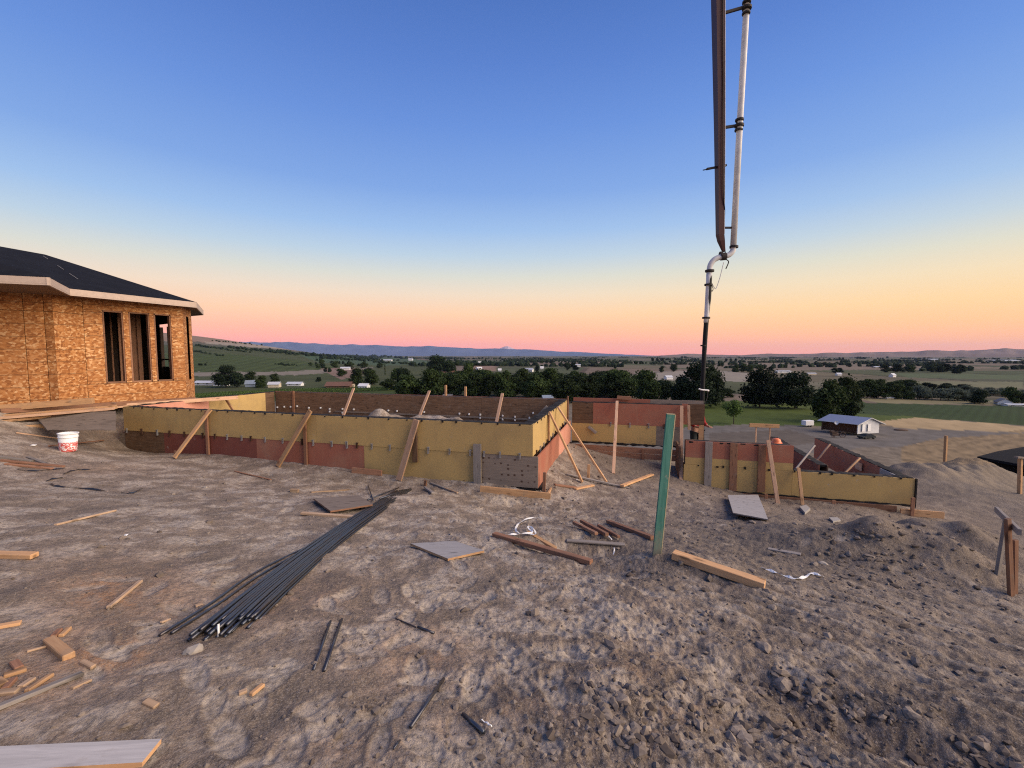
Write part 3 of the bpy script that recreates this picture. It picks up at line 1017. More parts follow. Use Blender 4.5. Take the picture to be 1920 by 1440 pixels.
def clods():
    """loose clods and small stones, too many to count"""
    rc = np.random.default_rng(21)
    ico = bmesh.new(); bmesh.ops.create_icosphere(ico, subdivisions=1, radius=1.0)
    bv = np.array([v.co[:] for v in ico.verts]); bf = np.array([[v.index for v in f.verts] for f in ico.faces]); ico.free()
    V, F = [], []
    cnt = 0
    tries = 0
    while cnt < 5200 and tries < 60000:
        tries += 1
        r0 = 1.4 * (10 ** rc.uniform(0, 0.95))
        a0 = R(rc.uniform(-56, 56))
        x, y = r0 * math.sin(a0), r0 * math.cos(a0)
        dens = 0.14 + 0.86 * float(sstep(-0.3, 2.0, x + 0.15 * y)) * (0.35 + 0.65 * float(sstep(-0.1, 0.3, perlin(np.array([x * 1.4]), np.array([y * 1.4]))[0])))
        if rc.random() > dens:
            continue
        s_ = min(0.04, 0.0048 * math.exp(rc.normal(0.1, 0.62)) * (1 + 0.06 * r0))
        i = min(max(np.searchsorted(GR, r0), 1), len(GR) - 2); j = 40 + int((a0 - R(-64)) / ((R(128)) / 859))
        z = GZ[i, j]
        v = bv * (1 + rc.uniform(-0.35, 0.35, (len(bv), 1))) * s_ * np.array([rc.uniform(0.8, 1.5), rc.uniform(0.8, 1.3), rc.uniform(0.5, 0.9)])
        th = rc.uniform(0, 6.28); c, s = math.cos(th), math.sin(th)
        v = np.stack([v[:, 0] * c - v[:, 1] * s, v[:, 0] * s + v[:, 1] * c, v[:, 2]], 1) + np.array([x, y, z + s_ * 0.2])
        V.append(v); F.append(bf + cnt * len(bv)); cnt += 1
    # crumbled heaps where the digger turned the soil
    for (cx, cy_, sp, num, smax) in [(1150, 1295, 45, 150, 0.022), (1260, 1290, 60, 110, 0.02), (1200, 1375, 80, 260, 0.026), (1400, 1370, 70, 150, 0.03), (1470, 1290, 40, 110, 0.03), (1590, 1330, 40, 90, 0.026), (1700, 1335, 40, 70, 0.022),
                                     (1480, 1390, 60, 120, 0.026), (1850, 1420, 60, 90, 0.03), (680, 1335, 40, 90, 0.014), (870, 1290, 40, 60, 0.014), (1000, 1400, 80, 120, 0.018), (1330, 960, 40, 90, 0.03), (1310, 990, 50, 120, 0.035), (1600, 1060, 120, 260, 0.035), (1700, 1100, 120, 240, 0.03), (1560, 1000, 110, 160, 0.035), (1180, 1060, 60, 90, 0.025)]:
        for _ in range(int(num * 0.6)):
            g_ = G(cx + rc.normal(0, sp), cy_ + rc.normal(0, sp * 0.38))
            r0, a0 = math.hypot(g_.x, g_.y), math.atan2(g_.x, g_.y)
            if abs(a0) > R(60): continue
            i = min(max(np.searchsorted(GR, r0), 1), len(GR) - 2); j = 40 + int((a0 - R(-64)) / ((R(128)) / 859))
            s_ = smax * rc.uniform(0.15, 1.0) ** 1.8
            v = bv * (1 + rc.uniform(-0.4, 0.4, (len(bv), 1))) * s_ * np.array([rc.uniform(0.8, 1.6), rc.uniform(0.7, 1.2), rc.uniform(0.5, 0.9)])
            th = rc.uniform(0, 6.28); c, s = math.cos(th), math.sin(th)
            v = np.stack([v[:, 0] * c - v[:, 1] * s, v[:, 0] * s + v[:, 1] * c, v[:, 2]], 1) + np.array([g_.x, g_.y, GZ[i, j] + s_ * 0.05])
            V.append(v); F.append(bf + cnt * len(bv)); cnt += 1
    V = np.concatenate(V); F = np.concatenate(F)
    o = mk('loose_clods', V.tolist(), F.tolist(), 'clod')
    tag(o, 'loose earth clods and small stones strewn over the trampled soil', 'clods', kind='stuff')


GR = np.hypot(GX[:, 450], GY[:, 450])
clods()

# ------------------------------------------------------------------ concrete forms
def spotted_mat():
    m, n, l, b = base_mat('ply_spotted', 0.85, 0.2)
    v = objvec(n, l, (1.5, 22, 22), False)
    g = noise(n, l, 2.0, 5, v, 0.65, 0.6)
    c = mixc(n, l, mrange(n, l, g, 0.32, 0.68), (0.20, 0.155, 0.12), (0.285, 0.23, 0.185))
    t = n.new('ShaderNodeTexCoord')
    mp = n.new('ShaderNodeMapping'); mp.inputs['Scale'].default_value = (7.5, 0.0, 9.5)
    l.new(t.outputs['Object'], mp.inputs['Vector'])
    vo = n.new('ShaderNodeTexVoronoi'); vo.inputs['Scale'].default_value = 1.0; vo.inputs['Randomness'].default_value = 0.35
    l.new(mp.outputs[0], vo.inputs['Vector'])
    f = noise(n, l, 40, 2, t.outputs['Object'])
    ad = n.new('ShaderNodeMath'); ad.operation = 'MULTIPLY_ADD'; ad.inputs[1].default_value = 0.18
    l.new(f, ad.inputs[0]); l.new(vo.outputs['Distance'], ad.inputs[2])
    c = mixc(n, l, mrange(n, l, ad.outputs[0], 0.24, 0.32, 0.85, 0.0), c, (0.06, 0.028, 0.018))
    l.new(c, b.inputs['Base Color'])


spotted_mat()
rf = random.Random(4)


def jag_strip(name, a, b, width_dir, wdt, z, parent, amp=0.02, over=0.012, step=0.09):
    """ragged black tie strip lying along the top of a form"""
    a, b = Vector(a), Vector(b)
    L = (b - a).length; n_ = max(3, int(L / step)); d = (b - a) / n_
    vs_, fs = [], []
    for i in range(n_ + 1):
        p = a + d * i
        h = z + rf.uniform(0.0, amp); lo = z - rf.uniform(0.0, amp * 1.6) - 0.006
        o0 = -over - rf.uniform(0, 0.008); o1 = wdt + over
        for (o_, zz) in ((o0, lo), (o0, h), (wdt * 0.5, h + rf.uniform(-0.006, 0.012)), (o1, h), (o1, lo)):
            q = p + width_dir * o_; vs_.append((q.x, q.y, zz))
    for i in range(n_):
        for k in range(4):
            fs.append((i * 5 + k, i * 5 + 5 + k, i * 5 + 6 + k, i * 5 + 1 + k))
    fs.append((0, 1, 2, 3, 4)); fs.append(tuple(n_ * 5 + k for k in (4, 3, 2, 1, 0)))
    return mk(name, vs_, fs, 'tar_black', parent)


def run(root, S, d, nrm_, zt, h, segs, t=0.03, name='panel'):
    """row of panels; S start on the visible face, d direction, nrm_ towards the viewer side"""
    p = Vector(S)
    for (L, mat) in segs:
        o = Vector((p.x, p.y, zt - h)) - nrm_ * t
        xdir, ydir = d, nrm_
        z = ez
        if xdir.cross(ydir).dot(z) < 0:
            o = o + xdir * (L - 0.004); xdir = -xdir
        slab(name, o, xdir, ydir, z, L - 0.004, t, h, mat, root)
        p = p + d * L


_brk = {}


def bracket_mesh(mat):
    if mat in _brk:
        return _brk[mat]
    bm = bmesh.new()
    for (cx, cy_, cz, sx_, sy_, sz_) in ((-0.012, 0, 0, 0.010, 0.022, 0.13), (0.014, 0, 0, 0.010, 0.022, 0.13), (0, 0, 0.062, 0.05, 0.034, 0.014), (0, 0, -0.062, 0.036, 0.03, 0.012)):
        r_ = bmesh.ops.create_cube(bm, size=1.0)
        bmesh.ops.scale(bm, vec=(sx_, sy_, sz_), verts=r_['verts'])
        bmesh.ops.translate(bm, vec=(cx, cy_, cz), verts=r_['verts'])
    me = bpy.data.meshes.new('tie_bracket'); bm.to_mesh(me); bm.free(); me.materials.append(MATS[mat])
    _brk[mat] = me
    return me


def bracket(p, xd, nd, mat, parent):
    sc = rf.uniform(0.85, 1.1)
    return mk('tie_bracket', None, None, None, parent, frame(p + nd * 0.013, xd, nd, ez) @ Matrix.Rotation(rf.uniform(-0.08, 0.08), 4, 'Y') @ Matrix.Scale(sc, 4), data=bracket_mesh(mat))


def tie_end(p, nd, parent, mat='tar_black', s=0.03):
    x = nd.cross(ez)
    w = s * rf.uniform(0.6, 1.3)
    return slab('tie_end', p - x * w / 2 - ez * w * 0.5, x, nd, ez, w, 0.016, w * rf.uniform(0.8, 1.6), mat, parent)


zT = Zd(D_TOP)
fr_n = -e2                    # the front face looks back towards us
FS = E(0, 0)


def on_front(px, py):
    return hit(px, py, FS, e2)


def u_of(p):
    return (p - C0).dot(e1)


# ---- main enclosure, front wall
root = thing('concrete_form', 'long yellow front form wall with red and brown panels along its lower half', 'formwork', E(-W_MAIN / 2, 0, 2.5), 'walls of the concrete forms')
run(root, E(0, 0), -e1, fr_n, zT, PH - 0.004, [(2.44, 'panel_yellow')] * 4 + [(W_MAIN - 9.76, 'panel_yellow')])
ub = [0.10] + [u_of(on_front(q, 870)) for q in (903,)] + [u_of(on_front(q, 850)) for q in (682,)] + [u_of(on_front(480, 835)), u_of(on_front(307, 830)), -W_MAIN]
mats = ['ply_spotted', 'panel_yellow', 'panel_red', 'panel_maroon', 'ply_brown']
p = E(ub[0], 0.012)
segs = [(ub[i] - ub[i + 1], mats[i]) for i in range(5)]
run(root, p, -e1, fr_n, zT - PH, PH, segs)
slab('end_block', E(-W_MAIN - 0.24, 0.03, D_TOP + 2 * PH), e1, e2, ez, 0.235, 0.16, PH - 0.08, 'ply_taupe', root)
slab('back_panel', E(-W_MAIN + 0.27, 0.20, D_TOP + 2 * PH), e1, e2, ez, W_MAIN - 0.52, 0.03, 2 * PH - 0.03, 'ply_brown', root)
jag_strip('tie_strip', E(-W_MAIN + 0.02, 0.028), E(-0.03, 0.028), e2, 0.17, zT - 0.005, root)
for q in (238, 266, 295, 318, 346, 380, 403, 426, 453, 470, 497, 530, 566, 587, 622, 650, 669, 697, 731, 803, 843, 882, 908, 938, 975):
    c = on_front(q, 800)
    u = u_of(c)
    bracket(E(u, 0, D_TOP + PH), e1, fr_n, 'tie_rust' if q in (266, 318, 346, 380, 403, 470, 669, 566) else 'tie_metal', root)
u = -0.25
while u > -W_MAIN:
    tie_end(E(u, 0, D_TOP + 0.012), fr_n, root)
    u -= rf.uniform(0.28, 0.55)
for (q, y0, y1, w, mat, lab) in [(389, 770, 860, 0.075, 'lumber_red', None), (573, 780, 876, 0.075, 'lumber_red', None), (779, 806, 864, 0.11, 'ply_brown', 'short dark brown board on the seam'), (896, 832, 905, 0.16, 'lumber_grey', 'weathered grey board across the panels')]:
    a, b = on_front(q, y0), on_front(q, y1)
    u = u_of(a)
    o = board('stud', E(u, -0.035, CAMZ - b.z) - ez * 0.02, E(u, -0.035, CAMZ - a.z), w, 0.04, mat, root, up=fr_n)
    if lab: o['label'] = lab
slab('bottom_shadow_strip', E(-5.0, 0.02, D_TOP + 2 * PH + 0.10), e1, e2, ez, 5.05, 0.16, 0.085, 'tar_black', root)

# ---- main enclosure, right wall
root = thing('concrete_form', 'bright yellow side form wall over worn red panels, braced from the right', 'formwork', E(0, D_MAIN / 2, 2.5), 'walls of the concrete forms')
run(root, E(0.0, 0.004), e2, e1, zT, PH - 0.004, [(2.44, 'panel_yellow'), (2.26, 'panel_yellow')])
run(root, E(0.10, 0.05), e2, e1, zT - PH, PH, [(2.44, 'panel_red'), (2.20, 'panel_pink')])
slab('inner_panel', E(-0.235, 0.24, D_TOP + 2 * PH), e1, e2, ez, 0.03, D_MAIN - 0.5, 2 * PH - 0.03, 'ply_brown', root)
jag_strip('tie_strip', E(-0.03, 0.21), E(-0.03, D_MAIN - 0.22), -e1, 0.17, zT - 0.005, root, amp=0.04)
for k in range(12):
    v = 0.3 + k * 0.37
    bracket(E(0.0, v, D_TOP + PH), -e2, e1, 'tie_metal' if k % 3 else 'tie_rust', root)
    tie_end(E(0, v + 0.1, D_TOP + 0.01), e1, root)
slab('footing_strip', E(0.06, 0.08, D_TOP + 2 * PH + 0.05), e1, e2, ez, 0.1, 4.5, 0.045, 'tar_black', root)
board('footing_board', E(0.30, -0.02, D_TOP + 2 * PH + 0.16), E(0.30, 4.4, D_TOP + 2 * PH + 0.16), 0.04, 0.2, 'lumber', root)
board('stud', E(0.02, D_MAIN - 0.28, D_TOP + 1.2), E(0.02, D_MAIN - 0.28, D_TOP - 0.12), 0.06, 0.05, 'lumber_red', root, up=e1)
board('stud', E(0.025, 1.55, D_TOP + 0.6), E(0.025, 1.55, D_TOP + 0.02), 0.05, 0.04, 'lumber', root, up=e1)

# ---- main enclosure, back wall (its inner side shows)
root = thing('concrete_form', 'dark brown plywood back form wall with white tie tips', 'formwork', E(-W_MAIN / 2, D_MAIN, 2.4), 'walls of the concrete forms')
run(root, E(-0.24, D_MAIN - 0.22), -e1, fr_n, zT, 2 * PH, [(2.44, 'ply_brown')] * 4 + [(W_MAIN - 9.76 - 0.48, 'ply_brown')])
run(root, E(0.0, D_MAIN + 0.03), -e1, e2, zT + 0.004, 2 * PH, [(2.44, 'panel_red')] * 4 + [(W_MAIN - 9.76, 'panel_red')])
jag_strip('tie_strip', E(-W_MAIN + 0.2, D_MAIN - 0.19), E(-0.25, D_MAIN - 0.19), e2, 0.17, zT - 0.012, root, amp=0.018)
bp = E(0, D_MAIN - 0.22)
for q, yy in [(521, 765), (534, 764), (546, 764), (558, 763), (580, 766), (602, 766), (619, 768), (643, 768), (664, 769), (729, 771), (745, 772), (796, 774), (862, 777), (880, 778), (901, 779), (943, 781), (966, 783), (993, 785), (901, 785), (943, 788), (966, 789), (993, 791), (619, 773), (643, 775), (1000, 776)]:
    c = hit(q, yy, bp, e2)
    slab('tie_tip', c - e1 * 0.022 - e2 * 0.05, e1, e2, ez, 0.044, 0.05, 0.055, 'white_plastic', root, 0.006)
board('ledger_board', E(-8.0, D_MAIN - 0.245, D_TOP + 0.62), E(-0.4, D_MAIN - 0.245, D_TOP + 0.62), 0.03, 0.05, 'ply_taupe', root)
for q, y0 in ((836, 722), (873, 725)):
    c = hit(q, 745, E(0, D_MAIN + 0.08), e2); c2 = hit(q, y0, E(0, D_MAIN + 0.08), e2)
    board('stud', Vector((c.x, c.y, c2.z - 1.0)), Vector((c.x, c.y, c2.z)), 0.07, 0.04, 'lumber', root, up=e2)
c = hit(551, 740, bp, e2)
board('stud', Vector((c.x, c.y, zT - 1.0)) - e2 * 0.03, Vector((c.x, c.y, zT + 0.05)) - e2 * 0.03, 0.08, 0.04, 'lumber_red', root, up=e2)

# ---- main enclosure, left wall (inner side shows)
root = thing('concrete_form', 'left form wall by the house, pink, yellow and brown panels inside', 'formwork', E(-W_MAIN, D_MAIN / 2, 2.4), 'walls of the concrete forms')
lp = E(-W_MAIN + 0.22, 0)
vb = [(hit(q, yy, lp, e1) - C0).dot(e2) for q, yy in ((392, 760), (498, 750))]
vb = [0.24, vb[0], vb[1], D_MAIN - 0.26]
run(root, E(-W_MAIN + 0.22, vb[0]), e2, e1, zT, 2 * PH, [(vb[1] - vb[0], 'panel_pink'), (vb[2] - vb[1], 'panel_yellow'), (vb[3] - vb[2], 'ply_brown')])
slab('outer_panel', E(-W_MAIN - 0.03, 0.06, D_TOP + 2 * PH), e1, e2, ez, 0.03, D_MAIN - 0.1, 2 * PH, 'panel_yellow', root)
jag_strip('tie_strip', E(-W_MAIN + 0.19, 0.22), E(-W_MAIN + 0.19, D_MAIN - 0.2), -e1, 0.17, zT - 0.005, root, amp=0.03)

# ---- rear wall to the right of the enclosure
zR = zT
V2 = D_MAIN - 0.2
root = thing('concrete_form', 'red over yellow form wall behind the green stake', 'formwork', E(1.8, V2, 2.7), 'walls of the concrete forms')
wp = E(0, V2)
uu = lambda q, yy: u_of(hit(q, yy, wp, e2))
ua, ub_, uc, ud = 0.14, uu(1112, 775), uu(1278, 780), uu(1322, 775)
run(root, E(ua, V2), e1, fr_n, zR - 0.06, PH, [(ub_ - ua, 'ply_brown'), (uc - ub_, 'panel_red')])
uy = uu(1230, 830)
run(root, E(ua, V2), e1, fr_n, zR - 0.06 - PH - 0.004, PH - 0.08, [(uy - ua, 'panel_yellow'), (uc - uy, 'ply_taupe')])
run(root, E(uc + 0.005, V2), e1, fr_n, zR - 0.02, PH - 0.04, [(0.16, 'panel_red'), (ud - uc - 0.17, 'ply_brown')])
slab('post', E(ud - 0.14, V2 + 0.01, D_TOP + 1.5), e1, e2, ez, 0.12, 0.05, 0.9, 'lumber', root)
run(root, E(ua, V2 + 0.26), e1, fr_n, zR + 0.05, 0.66, [(2.2, 'panel_red'), (ud - ua - 2.2, 'ply_taupe')])
jag_strip('tie_strip', E(ua, V2 + 0.02), E(uc, V2 + 0.02), e2, 0.17, zR - 0.06, root, amp=0.02)
jag_strip('bottom_strip', E(ua, V2 - 0.015), E(uc, V2 - 0.015), e2, 0.05, zR - 0.06 - 2 * PH + 0.06, root, amp=0.03)
for k in range(2):
    board('footing_board', E(ua - 0.05, V2 - 0.06 - 0.02 * k, D_TOP + 1.36 + 0.16 * k), E(uc, V2 - 0.06 - 0.02 * k, D_TOP + 1.38 + 0.16 * k), 0.04, 0.15, 'lumber_red', root)
for q in (1145, 1181, 1216, 1245):
    u = uu(q, 805)
    bracket(E(u, V2, D_TOP + 0.06 + PH), e1, fr_n, 'tie_metal' if q != 1245 else 'tie_rust', root)
for q in (1094, 1205):
    u = uu(q, 855)
    board('stake', E(u, V2 - 0.12, D_TOP + 1.75), E(u, V2 - 0.12, D_TOP + 1.3), 0.05, 0.03, 'lumber_red', root, up=fr_n)
board('cleat', hit(1103, 800, E(0, V2 - 0.03), e2), hit(1118, 812, E(0, V2 - 0.03), e2), 0.08, 0.03, 'lumber_grey', root, up=fr_n)
board('crossbar', hit(1157, 745, E(0, V2 + 0.2), e2), hit(1183, 747, E(0, V2 + 0.2), e2), 0.05, 0.10, 'lumber_red', root)
slab('corner_post', E(3.02, RF_V + 0.1, D_TOP + 1.9), e1, e2, ez, 0.04, V2 - RF_V - 0.12, 0.85, 'ply_brown', root)

# ---- stepped form at the right: front
root = thing('concrete_form', 'stepped yellow and red form wall running down to the right', 'formwork', E((RF_U0 + RF_U1) / 2, RF_V, 3.4), 'walls of the concrete forms')
zL = Zd(2.79)
run(root, E(RF_U0, RF_V), e1, fr_n, zL, PH, [(2.44, 'panel_yellow'), (RF_U1 - RF_U0 - 2.44, 'panel_yellow')])
run(root, E(RF_U0 + 0.03, RF_V + 0.003), e1, fr_n, zL + 0.184, 0.18, [(2.42, 'panel_yellow')])
run(root, E(RF_U0 + 0.03, RF_V + 0.003), e1, fr_n, zL + 0.61, 0.424, [(0.92, 'panel_red'), (1.5, 'panel_red')])
run(root, E(RF_U0, RF_V + 0.23), e1, fr_n, zL - 0.01, PH, [(2.44, 'ply_brown'), (RF_U1 - RF_U0 - 2.7, 'ply_brown')])
run(root, E(RF_U0 + 0.03, RF_V + 0.23), e1, fr_n, zL + 0.60, 0.605, [(2.4, 'ply_brown')])
jag_strip('tie_strip', E(RF_U0 + 2.5, RF_V + 0.02), E(RF_U1, RF_V + 0.02), e2, 0.18, zL - 0.006, root, amp=0.02)
jag_strip('tie_strip', E(RF_U0 + 0.05, RF_V + 0.02), E(RF_U0 + 2.4, RF_V + 0.02), e2, 0.18, zL + 0.59, root, amp=0.02)
jag_strip('bottom_strip', E(RF_U0 + 0.4, RF_V - 0.01), E(RF_U1, RF_V - 0.01), e2, 0.06, zL - PH, root, amp=0.02)
sp_ = E(0, RF_V)
us = lambda q, yy: u_of(hit(q, yy, sp_, e2))
for q in (1309, 1345, 1356, 1397, 1442, 1490, 1538, 1560, 1602, 1640, 1690):
    tie_end(E(us(q, 880), RF_V, 2.79 + 0.012), fr_n, root, s=0.045)
for (q, y0, y1, w, mat) in [(1329, 828, 915, 0.17, 'lumber_grey'), (1376, 830, 920, 0.17, 'lumber_red'), (1429, 834, 922, 0.17, 'lumber_red')]:
    a, b = hit(q, y0, sp_, e2), hit(q - 3, y1, sp_, e2)
    u = u_of(a)
    board('stud', E(u_of(b), RF_V - 0.03, CAMZ - b.z), E(u, RF_V - 0.03, CAMZ - a.z), w, 0.03, mat, root, up=fr_n)
board('kicker_board', E(RF_U0 + 0.75, RF_V - 0.06, 3.49), E(RF_U1 - 0.35, RF_V - 0.06, 3.51), 0.04, 0.16, 'lumber_red', root)
board('kicker_board', E(RF_U1 - 0.3, RF_V - 0.11, 3.54), E(RF_U1 + 0.5, RF_V - 0.11, 3.54), 0.04, 0.15, 'lumber', root)
for q, a_, b_ in ((1432, 3.35, 3.72), (1557, 3.38, 3.75), (1703, 3.18, 3.75)):
    u = us(q, 940)
    board('stake', E(u, RF_V - 0.16, b_), E(u, RF_V - 0.16, a_), 0.07, 0.03, 'lumber_red', root, up=fr_n)

# ---- stepped form: right return wall and the inner wall beside it
root = thing('concrete_form', 'reddish form wall running back from the right end of the stepped form', 'formwork', E(RF_U1, RF_V + 2.4, 3.6), 'walls of the concrete forms')
run(root, E(RF_U1 - 0.22, RF_V + 0.9), e2, -e1, zL, 0.72, [(1.5, 'panel_red'), (2.44, 'panel_red')])
slab('grey_end_panel', E(RF_U1 - 0.25, RF_V + 0.24, 2.79 + 0.66), e1, e2, ez, 0.03, 0.655, 0.655, 'concrete', root)
run(root, E(RF_U1, RF_V + 0.004), e2, e1, zL - 0.004, 0.62, [(2.44, 'panel_maroon'), (2.4, 'panel_maroon')])
jag_strip('tie_strip', E(RF_U1 - 0.2, RF_V + 0.05), E(RF_U1 - 0.2, RF_V + 4.84), e1, 0.17, zL - 0.004, root, amp=0.03)
slab('corner_post', E(RF_U1 + 0.004, RF_V - 0.02, 3.45), e1, e2, ez, 0.03, 0.05, 0.66, 'tar_black', root)
for v, dz in ((1.7, 0.10), (1.75, 0.42)):
    slab('patch_board', E(RF_U1 - 0.27, RF_V + v, 2.79 + dz + 0.2), e1, e2, ez, 0.018, 0.34, 0.2, 'lumber_pink', root)
root = thing('concrete_form', 'low maroon inner form wall seen over the stepped form', 'formwork', E(6.6, RF_V + 2.4, 3.6), 'walls of the concrete forms')
run(root, E(6.66, RF_V + 0.9), e2, e1, zL - 0.02, 0.72, [(2.0, 'ply_brown'), (1.9, 'panel_maroon')])
run(root, E(6.44, RF_V + 0.9), e2, -e1, zL - 0.02, 0.72, [(2.0, 'panel_maroon'), (1.9, 'panel_red')])
jag_strip('tie_strip', E(6.46, RF_V + 0.92), E(6.46, RF_V + 4.8), e1, 0.17, zL - 0.024, root, amp=0.03)

# ---- braces: each a loose length of timber
def brace(a, b, w, t, mat, label, up=None, name='diagonal_brace', foot=True, parent=None):
    o = board(name, a, b, w, t, mat, parent, up=up or ez)
    tag(o, label, 'brace', 'timber braces of the forms')
    return o


def on_f(px, py, off):
    return hit(px, py, E(0, -off), e2)


for (fx, fy, tx, ty, w, lab) in [(327, 860, 395, 767, 0.095, 'pale diagonal brace nearest the house on the yellow front wall'),
                                 (521, 876, 582, 770, 0.11, 'middle diagonal brace on the yellow front wall'),
                                 (748, 902, 781, 787, 0.13, 'wide diagonal brace nearest the rebar on the yellow front wall')]:
    a = G(fx, fy, 0.02)
    o = brace(a, on_f(tx, ty, 0.06), w, 0.04, 'lumber_pink' if fx > 700 else 'lumber', lab, up=fr_n + ez * 0.6)
for (fx, fy, tx, ty, w, lab) in [(1092, 906, 1030, 772, 0.08, 'front one of two slanting braces on the side wall'),
                                 (1137, 905, 1046, 763, 0.08, 'rear one of two slanting braces on the side wall')]:
    brace(G(fx, fy, 0.02), hit(tx, ty, E(0.04, 0), e1), w, 0.04, 'lumber', lab, up=e1 + ez * 0.7)
for (fx, fy, tx, ty, lab) in [(642, 784, 663, 728, 'left one of three braces leaning inside the brown back wall'), (785, 784, 805, 733, 'middle one of three braces leaning inside the brown back wall'),
                              (929, 800, 942, 738, 'right one of three braces leaning inside the brown back wall')]:
    top = hit(tx, ty, E(0, D_MAIN - 0.3), e2); ft = hit(fx, fy, E(0, D_MAIN - 1.3), e2)
    d = (ft - top); ft = ft + d * 0.35
    brace(ft, top, 0.085, 0.04, 'lumber_pink', lab, up=fr_n + ez * 0.5)
for (fx, fy, tx, ty, lab) in [(432, 768, 421, 744, 'short brace inside the yellow left wall'), (1010, 790, 1026, 762, 'short grey brace inside the corner of the side wall')]:
    top = hit(tx, ty, E(-W_MAIN + 0.3, 0), e1) if fx < 600 else hit(tx, ty, E(-0.3, 0), e1)
    s_ = 1 if fx < 600 else -1
    ft = Vector((top.x, top.y, top.z - 0.9)) + e1 * (0.8 * s_) - e2 * 0.1
    brace(ft, top, 0.08, 0.04, 'lumber' if fx < 600 else 'lumber_grey', lab, up=e2)
tb = hit(1157, 752, E(0, V2 - 0.06), e2)
brace(G(1150, 888, 0.0), tb, 0.075, 0.04, 'lumber_pink', 'upright pink pole leaning on the red panel behind the stake', up=fr_n)
tb = hit(1278, 761, E(0, V2 - 0.07), e2)
brace(Vector((*E(RF_U0 - 0.06, RF_V - 0.05)[:2], Zd(3.34))), tb, 0.085, 0.04, 'lumber_pink', 'tall pink pole at the corner between the two forms', up=fr_n)
tb = hit(1291, 760, E(0, V2 - 0.06), e2); fb = hit(1292, 806, E(0, V2 - 0.12), e2)
brace(fb, tb, 0.07, 0.04, 'lumber_pink', 'short pink upright beside the brown panel at the corner', up=fr_n)
for (fx, fy, tx, ty, lab) in [(1459, 949, 1440, 825, 'long pink brace against the red half of the stepped form'), (1505, 949, 1497, 877, 'thin brace at the step of the stepped form')]:
    tp = hit(tx, ty, E(0, RF_V - 0.06), e2)
    ft = hit(fx, fy, E(0, RF_V - 0.45), e2)
    brace(ft, tp, 0.085 if fx < 1500 else 0.065, 0.04, 'lumber_pink' if fx < 1500 else 'lumber', lab, up=fr_n + ez * 0.3)
for (fx, fy, tx, ty, lab, mt) in [(1523, 874, 1556, 833, 'pale brace on the far end of the reddish return wall', 'lumber_pink'), (1583, 888, 1612, 859, 'brown brace in the middle of the reddish return wall', 'lumber'), (1498, 872, 1527, 836, 'grey brace crossing behind the stepped red panel', 'lumber_grey')]:
    if fx < 1500:
        tp = hit(tx, ty, E(6.75, 0), e1); ft = tp + e1 * 0.5 - ez * 0.75
        ft = P(fx, fy, tp.y - 0.6)
    else:
        tp = hit(tx, ty, E(RF_U1 - 0.28, 0), e1); ft = P(fx, fy, tp.y - 0.25)
    ft = ft + (ft - tp) * 0.2
    brace(ft, tp, 0.07, 0.04, mt, lab, up=-e1 + ez * 0.5)
# stakes at the feet of the front braces
for (q, yy, hgt, lab) in [(329, 858, 0.16, 'stub stake at the foot of the brace nearest the house'), (523, 876, 0.16, 'stub stake at the foot of the middle front brace'), (1103, 896, 0.30, 'short stake between the slanting side braces'),
                          (1020, 922, 0.38, 'stake at the bottom corner of the side wall'), (797, 912, 0.12, 'little stake at the foot of the yellow wall')]:
    a = G(q, yy, -0.05)
    o = board('wooden_stake', a, a + Vector((0.01, 0, hgt + 0.05)), 0.06, 0.035, 'lumber_red' if q < 1000 or q == 1020 else 'lumber', None, up=fr_n)
    tag(o, lab, 'stake', 'small stakes along the forms')
# loose kicker boards lying at the foot of the front wall
for (a, b, w, t, mt, lab) in [((660, 886), (716, 892), 0.04, 0.15, 'lumber_red', 'short reddish board on edge below the red panel'),
                              ((900, 922), (1032, 936), 0.045, 0.15, 'lumber', 'orange kicker board at the corner of the yellow wall')]:
    p0, p1 = G(*a, 0.04), G(*b, 0.04)
    o = board('kicker_board', p0, p1, w, t, mt); tag(o, lab, 'board')

# batter board beyond the stepped form
bb = thing('batter_board', 'orange batter board on two thin stakes beyond the stepped form', 'batter board', (*P(1432, 830, 16.5)[:2], Zd(4.4)))
board('crossboard', P(1405, 797, 16.5), P(1461, 799, 16.5), 0.04, 0.15, 'lumber', bb)
for q in (1418, 1444):
    t_ = P(q, 797, 16.54); board('stake', Vector((t_.x, t_.y, gz(t_.x, t_.y) - 0.1)), t_, 0.05, 0.03, 'lumber_pink', bb, up=Vector((0, -1, 0)))

# ------------------------------------------------------------------ house under construction
HB, HT = 1.27, -1.47                 # floor and wall top, as drop from the eye
hz0, hz1 = Zd(HB), Zd(HT)


def at_z(px, py, z):
    d = ray(px, py); t = (z - CAMZ) / d.z
    return CAM + d * t


p0 = Vector((-13.6, 8.84, 0)); p1 = Vector((-11.3, 10.4, 0)); p1b = Vector((-11.13, 10.44, 0)); p2 = Vector((-11.14, 11.18, 0))
p3 = Vector((-9.98, 13.05, 0)); p4 = Vector((-10.44, 14.0, 0)); p5 = Vector((-13.2, 15.9, 0)); p6 = Vector((-18.5, 15.9, 0)); p7 = Vector((-18.5, 8.84, 0))
house = thing('unfinished_house', 'house shell sheathed in orange chipboard with a black roof', 'house', (-13, 12, hz0))


def wall_piece(name, a, b, s0, s1, zlo, zhi, mat, parent, t=0.012, inset=0.0):
    """sheathing sheet on the outer side of the line a-b (outside is on the right of a->b)"""
    d = (b - a).normalized(); n_ = d.cross(ez)
    o = a + d * s0 + n_ * inset; o.z = zlo
    return slab(name, o, d, -n_, ez, s1 - s0 - 0.010, t, zhi - zlo - 0.006, mat, parent)


